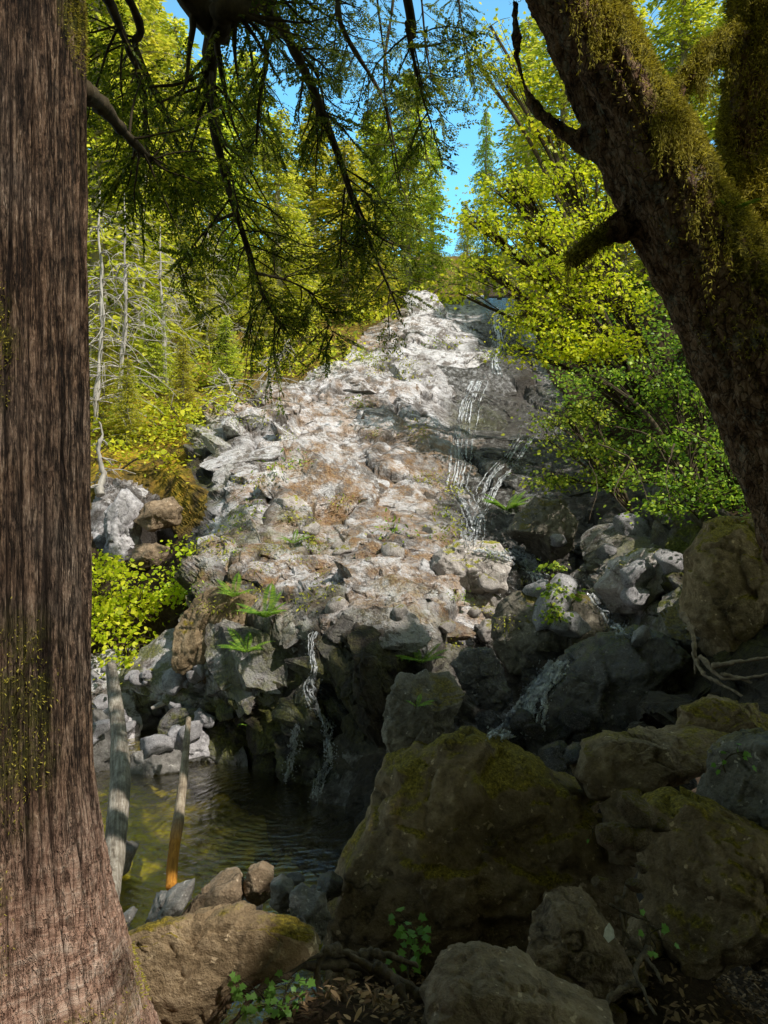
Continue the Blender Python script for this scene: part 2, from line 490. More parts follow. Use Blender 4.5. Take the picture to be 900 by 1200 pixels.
def mat_log(name, a, b, c, stain=False):
    n = NT(name); o = n.coord('Object')
    g = n.noise(n.coord('Object', scale=(1, 1, .06)), 60, 8, .75, .2); t = n.noise(o, 9, 6, .7)
    base = n.ramp(g, [(.32, a), (.5, b), (.68, c)])
    base = n.mix(n.ramp(t, [(.42, 0.), (.62, .7)]), base, a)
    if stain:
        sp = n.n('ShaderNodeSeparateXYZ'); n.set(sp.inputs[0], o)
        base = n.mix(n.ramp(n.math('MULTIPLY', sp.outputs[2], -1.), [(.0, 0.), (.35, 1.)]), base, n.ramp(g, [(.3, (.22, .07, .01)), (.65, (.75, .34, .05))]))
    return n.done(n.principled(base, .85, n.bump(g, .9, .02), .2))


# ------------------------------------------------------------------ relief of the gorge: control points (photo px, py, distance)
CP = A(
    # left bank
    [40, 1000, 6.2], [40, 880, 7.3], [40, 800, 8.3], [40, 700, 9.8], [40, 620, 11.3], [40, 540, 13], [40, 470, 17], [40, 400, 23], [40, 340, 34], [40, 300, 46],
    [150, 1000, 6.4], [150, 905, 7.2], [150, 800, 8.4], [150, 720, 9.6], [150, 620, 11.6], [150, 560, 12.6], [150, 500, 15.5], [150, 440, 20], [150, 380, 28], [150, 310, 45],
    [205, 895, 7.4], [205, 800, 8.3], [205, 700, 9.2], [205, 620, 11.4], [205, 560, 12.8], [205, 500, 15.5],
    # the dome and the dark wall
    [250, 960, 6.7], [250, 895, 7.0], [250, 800, 7.3], [250, 720, 7.9], [250, 660, 8.7], [250, 600, 10.2], [250, 540, 11.8], [250, 490, 15], [250, 420, 22], [250, 350, 36],
    [330, 1010, 5.5], [330, 930, 6.3], [330, 850, 6.6], [330, 770, 7.0], [330, 710, 7.7], [330, 650, 9.2], [330, 600, 10.2], [330, 560, 11.2], [330, 500, 13.2], [330, 450, 17.5], [330, 400, 25], [330, 340, 42],
    [400, 1050, 5.0], [400, 980, 5.5], [400, 880, 6.1], [400, 790, 6.5], [400, 720, 7.2], [400, 680, 8.2], [400, 620, 10.2], [400, 560, 12.0], [400, 500, 14.6], [400, 440, 19], [400, 390, 26], [400, 340, 42],
    [500, 950, 5.3], [500, 880, 5.8], [500, 800, 6.5], [500, 730, 7.2], [500, 680, 8.0], [500, 630, 9.4], [500, 580, 11.8], [500, 520, 14.5], [500, 460, 18.5], [500, 400, 24], [500, 365, 28], [500, 348, 40],
    [580, 930, 5.6], [580, 860, 6.3], [580, 790, 7.2], [580, 720, 8.2], [580, 660, 9.6], [580, 600, 12], [580, 520, 15.8], [580, 450, 20.5], [580, 390, 26], [580, 360, 29], [580, 343, 40],
    [660, 950, 5.2], [660, 880, 6.1], [660, 800, 7.3], [660, 740, 8.5], [660, 690, 9.8], [660, 620, 11.8], [660, 540, 14.8], [660, 460, 19], [660, 400, 24], [660, 340, 34],
    [750, 950, 4.9], [750, 860, 6.0], [750, 780, 7.4], [750, 710, 8.8], [750, 640, 10.0], [750, 570, 12], [750, 480, 14.5], [750, 400, 18], [750, 330, 25],
    [850, 950, 4.2], [850, 860, 5.0], [850, 780, 5.9], [850, 700, 6.8], [850, 620, 7.8], [850, 520, 10], [850, 400, 13.5], [850, 320, 19],
    [980, 950, 3.6], [980, 850, 4.3], [980, 750, 5.0], [980, 640, 6.0], [980, 500, 8.5], [980, 380, 12], [980, 310, 17],
)


def tps_fit(C, v, reg=1e-3):
    n = len(C)
    d2 = ((C[:, None] - C[None]) ** 2).sum(-1)
    K = .5 * d2 * np.log(d2 + 1e-12) + reg * np.eye(n)
    P = np.hstack([np.ones((n, 1)), C])
    Mx = np.block([[K, P], [P.T, np.zeros((3, 3))]])
    return np.linalg.solve(Mx, np.concatenate([v, np.zeros(3)]))


_C = CP[:, :2] / 100.0
_W = tps_fit(_C, np.log(CP[:, 2]))


def depth(px, py):
    q = np.stack([px, py], 1) / 100.0
    out = np.zeros(len(q))
    for s in range(0, len(q), 20000):
        b = q[s:s + 20000]
        d2 = ((b[:, None] - _C[None]) ** 2).sum(-1)
        out[s:s + 20000] = (.5 * d2 * np.log(d2 + 1e-12)) @ _W[:len(_C)] + _W[-3] + b @ _W[-2:]
    return np.exp(out)


PX0, PX1, PY0, PY1, ST = 20, 1000, 300, 1060, 1.9
gx = np.arange(PX0, PX1 + ST, ST); gy = np.arange(PY0, PY1 + ST, ST)
GX, GY = np.meshgrid(gx, gy)
pxs, pys = GX.ravel(), GY.ravel()
Dp = depth(pxs, pys)
B = np.stack([(pxs - 450) / F * Dp, Dp, CZ + (600 - pys) / F * Dp], 1)
nyy, nxx = GX.shape


def grid_normals(V):
    Vg = V.reshape(nyy, nxx, 3)
    dx = np.gradient(Vg, axis=1); dy = np.gradient(Vg, axis=0)
    nn = norm(np.cross(dx, dy)).reshape(-1, 3)
    s = np.sign((nn * (A(0, 0, CZ) - V)).sum(1)); s[s == 0] = 1
    return nn * s[:, None]


Nn = grid_normals(B).reshape(nyy, nxx, 3)
for _ in range(14):
    Nn[1:-1] = (Nn[:-2] + Nn[1:-1] + Nn[2:]) / 3; Nn[:, 1:-1] = (Nn[:, :-2] + Nn[:, 1:-1] + Nn[:, 2:]) / 3
Nn = norm(Nn.reshape(-1, 3) + A(0, -.35, .2))
gD = np.abs(np.gradient(np.log(Dp).reshape(nyy, nxx), axis=0)).ravel()


def blob(cx, cy, rx, ry, soft=.4):
    d = np.sqrt(((pxs - cx) / rx) ** 2 + ((pys - cy) / ry) ** 2)
    return 1 - sst(1 - soft, 1 + soft, d)


def segmask(pts, w):
    """closeness to a polyline in the cliff's own plan of marks"""
    m = np.zeros(len(pxs))
    for (x0, y0, w0), (x1, y1, w1) in zip(pts[:-1], pts[1:]):
        dx, dy = x1 - x0, y1 - y0
        t = np.clip(((pxs - x0) * dx + (pys - y0) * dy) / (dx * dx + dy * dy), 0, 1)
        d = np.hypot(pxs - x0 - t * dx, pys - y0 - t * dy) / (w0 + (w1 - w0) * t) / w
        m = np.maximum(m, 1 - sst(.6, 1.4, d))
    return m


nz = fbm(np.stack([pxs / 60, pys / 60, pxs * 0], 1), 4, 9)
rock = np.maximum.reduce([
    (1 - sst(-12, 12, 225 - pxs + nz * 22)) * sst(-10, 10, pys - np.interp(pxs, [200, 250, 330, 400, 440, 470, 600, 640, 700, 1000], [520, 492, 452, 418, 385, 358, 345, 430, 560, 640]) + nz * 16),
    blob(165, 850, 130, 85, .3), blob(150, 610, 45, 55, .4), blob(750, 760, 130, 200, .3)])
rock = np.clip(rock, 0, 1)

# rock break-up: cells stretched along the cleavage
ca, sa = math.cos(.6), math.sin(.6)
Rm = A([ca, 0, -sa], [0, 1, 0], [sa, 0, ca])
Q0 = B @ Rm.T
warp = np.stack([fbm(B * .7, 3, 20), fbm(B * .7, 3, 30), fbm(B * .7, 3, 40)], 1) * .16
far = np.clip(Dp / 11, .75, 2.2)
CS = A(1, .22, 1.1)
h1, e1 = facet((Q0 + warp) * CS * .50, 1, 1.3)
h2, e2 = facet((Q0 + warp) * CS * A(1.0, 1.2, 1.35), 2, 1.3)
h3, e3 = facet((Q0 + warp * .6) * CS * A(3.0, 3, 3.6), 3)
h4, e4 = facet((Q0 + warp * .4) * CS * A(9, 10, 11), 4)
lowr = .55 + .45 * fbm(B * .6 * CS, 3, 44)
h1 = h1 * (.3 + .7 * sst(0, .2, e1)); h2 = h2 * (.35 + .65 * sst(0, .10, e2)); h3 = h3 * (.5 + .5 * sst(0, .08, e3))
disp = rock * (h1 * .50 + h2 * .16 + h3 * .06 * np.clip(lowr * 1.6, .3, 1.5) + h4 * .03 * sst(13, 6, Dp) + fbm(B * CS * 2.5, 5, 50) * .022)
disp += -rock * (sst(.06, 0, e1) * .12 + sst(.06, 0, e2) * .05 + sst(.07, 0, e3) * .015)
disp += (1 - rock) * (fbm(B * .5, 5, 60) * .35 + fbm(B * 5, 3, 66) * .04)
# vertical rills on the mossy left flank
rill = blob(235, 780, 60, 120, .4)
disp += rill * (perlin(B * A(9, 9, 1.2), 70) * .12)
disp *= 1 / (1 + (gD / .0115) ** 2)
disp -= blob(183, 634, 17, 20, .35) * 1.3
V = B + Nn * disp[:, None]
crack = np.minimum.reduce([e1 * 1.2, e2 * 1.6, e3 * 3 + .02])

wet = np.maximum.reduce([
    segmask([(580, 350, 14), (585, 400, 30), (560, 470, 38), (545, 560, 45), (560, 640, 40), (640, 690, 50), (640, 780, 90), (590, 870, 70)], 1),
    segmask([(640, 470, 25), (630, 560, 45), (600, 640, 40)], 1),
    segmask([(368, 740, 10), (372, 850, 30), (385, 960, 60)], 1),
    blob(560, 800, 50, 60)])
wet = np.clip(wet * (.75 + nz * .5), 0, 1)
darkm = np.maximum.reduce([  # dark wet wall and gully, plus shade painted on flank, cave and right bank
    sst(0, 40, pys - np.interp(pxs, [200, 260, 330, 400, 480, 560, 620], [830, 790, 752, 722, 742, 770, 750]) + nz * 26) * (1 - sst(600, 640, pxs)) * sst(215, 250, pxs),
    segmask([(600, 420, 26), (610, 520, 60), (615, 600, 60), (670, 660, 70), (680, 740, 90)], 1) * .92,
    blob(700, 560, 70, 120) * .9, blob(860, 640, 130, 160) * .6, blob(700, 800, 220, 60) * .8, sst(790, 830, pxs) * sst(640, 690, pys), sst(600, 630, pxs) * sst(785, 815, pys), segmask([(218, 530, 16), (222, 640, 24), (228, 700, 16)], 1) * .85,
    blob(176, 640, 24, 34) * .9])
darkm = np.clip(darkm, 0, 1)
darkm *= 1 - .85 * blob(735, 685, 60, 45)  # sun patch painted in by lifting the dark tone here
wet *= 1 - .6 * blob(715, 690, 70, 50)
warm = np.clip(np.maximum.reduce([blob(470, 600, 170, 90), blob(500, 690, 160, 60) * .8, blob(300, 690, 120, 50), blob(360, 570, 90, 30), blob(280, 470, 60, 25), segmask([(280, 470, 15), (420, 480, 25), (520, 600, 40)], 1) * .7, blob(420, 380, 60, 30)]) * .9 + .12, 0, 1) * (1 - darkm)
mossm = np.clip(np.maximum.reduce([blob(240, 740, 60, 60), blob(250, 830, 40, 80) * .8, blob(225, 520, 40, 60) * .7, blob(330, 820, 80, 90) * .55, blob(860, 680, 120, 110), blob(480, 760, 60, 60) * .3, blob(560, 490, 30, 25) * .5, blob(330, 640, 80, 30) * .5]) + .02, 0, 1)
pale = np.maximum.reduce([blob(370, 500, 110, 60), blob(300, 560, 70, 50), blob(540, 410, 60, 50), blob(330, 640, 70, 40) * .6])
gmoss = np.clip(blob(150, 545, 160, 75) + .6 * (pxs < 560) * (pys < 560), 0, 1) * (1 - rock)

i = np.arange(nyy - 1)[:, None] * nxx; j = np.arange(nxx - 1)[None, :]
Qd = np.stack([i + j, i + j + 1, i + nxx + j + 1, i + nxx + j], -1).reshape(-1, 4)
rq = rock[Qd].mean(1) > .5
cxm = pxs[Qd].mean(1)


def submesh(name, mask, mat, origin):
    Q = Qd[mask]; u, inv = np.unique(Q, return_inverse=True)
    me = mesh_from(name, V[u] - origin, quads=inv.reshape(Q.shape), smooth=False)
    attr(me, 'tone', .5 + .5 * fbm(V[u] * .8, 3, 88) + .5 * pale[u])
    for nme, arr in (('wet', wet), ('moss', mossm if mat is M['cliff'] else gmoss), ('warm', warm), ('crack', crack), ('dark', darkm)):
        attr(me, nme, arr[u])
    o = obj(name, me, mat, loc=origin)
    return tag(o, kind='structure')


import bmesh
_ICO = {}


def ico(l):
    if l not in _ICO:
        bm = bmesh.new(); bmesh.ops.create_icosphere(bm, subdivisions=l, radius=1)
        bm.verts.ensure_lookup_table()
        _ICO[l] = (np.array([v.co[:] for v in bm.verts]), np.array([[v.index for v in f.verts] for f in bm.faces]))
        bm.free()
    return _ICO[l]


def block_shape(lvl, rs, n=13):
    D, Tr = ico(lvl); q = D.copy()
    for k in range(n):
        nv = norm(rs.normal(size=3)); d = rs.uniform(.42, .78); o = q @ nv - d
        q -= np.where(o > 0, o, 0)[:, None] * nv
    off = rs.rand(3) * 40
    h, e = facet(q * 2.2 + off, 3, 1.0)
    q = q * (1 + h * .10 - sst(.08, 0, e) * .05 + fbm(q * 5 + off, 4, 5) * .035)[:, None]
    return q, Tr


keepq = ~((pys[Qd].mean(1) > 905) & (pxs[Qd].mean(1) > 560))
org = A(0, 0, 0)


def ledges():
    """the broken blocks and slabs the bedrock of the gorge is made of"""
    rs = np.random.RandomState(55); Vs, Ts, At = [], [], []; nb = 0
    protos = {l: [block_shape(l, rs) for _ in range(14)] for l in (3, 4, 5)}
    sizes = [(130, (34, 72), 5), (260, (17, 32), 4), (330, (8, 15), 4), (420, (3.5, 8), 3)]
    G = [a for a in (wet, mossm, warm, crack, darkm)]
    for cnt, (s0, s1), lv in sizes:
        c = 0
        while c < cnt:
            px, py = rs.uniform(105, 880), rs.uniform(362, 1010)
            i = int((py - PY0) / ST); j = int((px - PX0) / ST); k = i * nxx + j
            if rock[k] < .7 or Dp[k] < 4.9: continue
            R0 = rs.uniform(s0, s1)
            if R0 > 15 and (rock[min(len(rock) - 1, k + int(R0 / ST))] < .35 or rock[k - int(R0 / ST)] < .35): continue
            if R0 > 12 and px < 232 and 575 < py < 690: continue
            if R0 > 22 and px < 262 and 520 < py < 760: continue
            c += 1
            q, Tr = protos[lv][rs.randint(14)]
            r = R0 * Dp[k] / F
            nn = norm(Nn[k] * .8 + A(0, -.45, .35) + rs.normal(0, .22, 3))
            # cleavage runs down to the right
            ax = A(math.cos(.6), .1, -math.sin(.6)) + rs.normal(0, .35, 3); ax = norm(ax - nn * (ax @ nn)); ay = np.cross(nn, ax)
            sc = A(r * rs.uniform(1.0, 1.7), r * rs.uniform(.7, 1.1), r * rs.uniform(.24, .50))
            a = rs.uniform(0, 6.28)
            qq = q @ np.array([[math.cos(a), math.sin(a), 0], [-math.sin(a), math.cos(a), 0], [0, 0, 1]])
            P = V[k] - nn * sc[2] * .35 + (qq[:, :1] * sc[0]) * ax + (qq[:, 1:2] * sc[1]) * ay + (qq[:, 2:] * sc[2]) * nn
            Vs.append(P); Ts.append(Tr + nb); nb += len(P)
            tone = min(1, rs.uniform(0, 1) + pale[k] * .55)
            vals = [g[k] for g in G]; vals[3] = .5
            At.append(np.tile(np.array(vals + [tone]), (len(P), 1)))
    for px, py, R0 in ((262, 492, 24), (285, 481, 22), (243, 512, 22), (303, 468, 20), (230, 530, 18), (275, 506, 20), (255, 520, 20), (322, 458, 18), (296, 492, 22)):
        k = int((py - PY0) / ST) * nxx + int((px - PX0) / ST); q, Tr = protos[4][rs.randint(14)]; r = R0 * Dp[k] / F
        P = V[k] + A(0, -r * .35, 0) + (q * A(1.25, .8, .75) * r) @ np.array([[.85, 0, -.5], [0, 1, 0], [.5, 0, .85]])
        Vs.append(P); Ts.append(Tr + nb); nb += len(P); vals = [g[k] for g in G]; vals[3] = .5
        At.append(np.tile(np.array(vals + [.8]), (len(P), 1)))
    Vs = np.concatenate(Vs); Ts = np.concatenate(Ts); At = np.concatenate(At)
    me = mesh_from('rock_ledges', Vs, tris=Ts, smooth=False)
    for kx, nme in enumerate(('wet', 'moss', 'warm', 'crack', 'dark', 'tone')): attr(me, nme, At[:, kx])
    tag(obj('rock_ledges', me, M['cliff']), kind='structure')
    return Vs, Ts


LV, LT = ledges()
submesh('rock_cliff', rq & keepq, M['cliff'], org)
submesh('hillside', ~rq & (cxm < 640), M['soil'], org)
submesh('ravine_bank', ~rq & keepq & (cxm >= 640), M['soil'], org)
_f = [tuple(q) for q in Qd[keepq].tolist()] + [tuple(q) for q in (LT + len(V)).tolist()]
BVH = BVHTree.FromPolygons([tuple(v) for v in np.vstack([V, LV]).tolist()], _f)
CAM = Vector((0, 0, CZ))


def hit(px, py, off=0.0):
    d = Vector(T(px, py, 1.0)) - CAM; d.normalize()
    loc, nr, _, _ = BVH.ray_cast(CAM, d)
    if loc is None:
        Y = depth(A(px), A(py))[0]; return T(px, py, Y), A(0, -1, 0)
    nr = np.array(nr)
    if np.dot(nr, np.array(d)) > 0: nr = -nr
    return np.array(loc) + nr * off, nr


# ------------------------------------------------------------------ ground sheet and pool bed
def gz(x, y):
    """foreground / surrounding ground height"""
    near = .45 - .25 * (np.clip(y, 0, 9) - 2.2)
    near = np.where(x < -.2, near - sst(2.9, 3.9, y) * 1.2, near)
    near = np.where(x >= -.2, near - sst(3.9, 5.2, y) * .2, near)
    near = near + .42 * np.exp(-((x + .12) / .42) ** 2 - ((y - 2.3) / .42) ** 2) + .34 * np.exp(-((x - 1.0) / .35) ** 2 - ((y - 3.0) / .55) ** 2)
    pool = np.sqrt(((x + 1.7) / 2.2) ** 2 + ((y - 5.6) / 2.0) ** 2)
    z = near
    z = np.minimum(z, -.45 + .9 * sst(.7, 1.25, pool) * 1.6)
    return z


def build_ground():
    n = 220
    u = np.linspace(-1, 1, n)
    s = np.sign(u) * (np.abs(u) * 6 + np.abs(u) ** 5 * 400)
    X, Yv = np.meshgrid(s, s + 3.5)
    x, y = X.ravel(), Yv.ravel()
    Z = gz(x, y)
    side = np.abs(x)
    # the banks and the hill behind stay under the gorge relief
    Z = Z + sst(4, 30, side) * 3 + sst(48, 90, y) * 14 - sst(6, 9, y) * (1 - sst(45, 60, y)) * .6
    Z += fbm(np.stack([x, y, y * 0], 1) * 1.3, 4, 80) * .07 + fbm(np.stack([x, y, y * 0], 1) * 6, 3, 85) * .02
    i = np.arange(n - 1)[:, None] * n; j = np.arange(n - 1)[None, :]
    Q = np.stack([i + j, i + j + 1, i + n + j + 1, i + n + j], -1).reshape(-1, 4)
    me = mesh_from('forest_ground', np.stack([x, y, Z], 1), quads=Q); attr(me, 'moss', np.zeros(len(x)))
    tag(obj('forest_ground', me, M['soil']), kind='structure')
    # pool bed
    n = 120
    X, Yv = np.meshgrid(np.linspace(-4.6, .6, n), np.linspace(3.1, 8, n))
    x, y = X.ravel(), Yv.ravel()
    pl = np.sqrt(((x + 1.6) / 2.1) ** 2 + ((y - 5.6) / 2.1) ** 2)
    Z = -.40 + .34 * sst(.5, 1.2, pl) + fbm(np.stack([x, y, y * 0], 1) * 3, 4, 90) * .10
    i = np.arange(n - 1)[:, None] * n; j = np.arange(n - 1)[None, :]
    Q = np.stack([i + j, i + j + 1, i + n + j + 1, i + n + j], -1).reshape(-1, 4)
    tag(obj('pool_bed', mesh_from('pool_bed', np.stack([x, y, Z], 1), quads=Q), M['bed']), kind='structure')
    n = 2
    me = mesh_from('pool_water', A([-4.8, 3.0, 0], [.8, 3.0, 0], [.8, 8.2, 0], [-4.8, 8.2, 0]), quads=np.array([[0, 1, 2, 3]]))
    tag(obj('pool_water', me, M['water']), kind='structure')


build_ground()

# ------------------------------------------------------------------ boulders
def boulder(name, label, poly, Y, thick, mat, seed, lvl=6, nplanes=12, rough=.95, cat='boulder', group=None, tilt=(0, 0)):
    P = A(*[T(px, py, Y) for px, py in poly]); P2 = P[:, [0, 2]]
    c = (P2.max(0) + P2.min(0)) / 2 * .5 + P2.mean(0) * .5
    D, Tr = ico(lvl); rs = np.random.RandomState(seed)
    q = D.copy()
    q = np.sign(q) * np.abs(q) ** .85
    for k in range(nplanes):
        nv = rs.normal(size=3); nv *= A(.55, 1, .55); nv[1] = -abs(nv[1]) - .7 if k % 3 else abs(nv[1]) + .7
        nv /= np.linalg.norm(nv); d = rs.uniform(.5, .82)
        o = q @ nv - d
        q = q - np.where(o > 0, o, 0)[:, None] * nv * .95
    ang = np.arctan2(q[:, 2], q[:, 0])
    # radial reach of the outline
    aa = np.linspace(-np.pi, np.pi, 721); R = np.zeros(721)
    W = P2 - c
    for a_i, a in enumerate(aa):
        dx, dz = math.cos(a), math.sin(a); best = 0
        for k in range(len(W)):
            p, r = W[k], W[(k + 1) % len(W)]; e = r - p
            den = dx * e[1] - dz * e[0]
            if abs(den) < 1e-12: continue
            t = (p[0] * e[1] - p[1] * e[0]) / den; s = (p[0] * dz - p[1] * dx) / den
            if t > 0 and -1e-6 <= s <= 1 + 1e-6: best = max(best, t)
        R[a_i] = best
    R = np.interp(ang, aa, R)
    rad = np.hypot(q[:, 0], q[:, 2])
    sz = np.abs(W).mean()
    X = np.stack([np.cos(ang) * rad * R, q[:, 1] * thick, np.sin(ang) * rad * R], 1)
    off = rs.rand(3) * 50
    nr = norm(X * A(1 / sz, 1 / thick, 1 / sz))
    h, e = facet((X / sz) * 1.5 + off, seed); h2, e2 = facet((X / sz) * 4.2 + off, seed + 5)
    dsp = (h * .13 + h2 * .045 + fbm(X / sz * 6 + off, 4, seed) * .022 - sst(.09, 0, e) * .04) * sz * rough
    X = X + nr * dsp[:, None]
    o = obj(name, mesh_from(name, X, tris=Tr), mat, loc=(c[0], Y, c[1]))
    BX.append((X + A(c[0], Y, c[1]), Tr))
    return tag(o, label, cat, group)


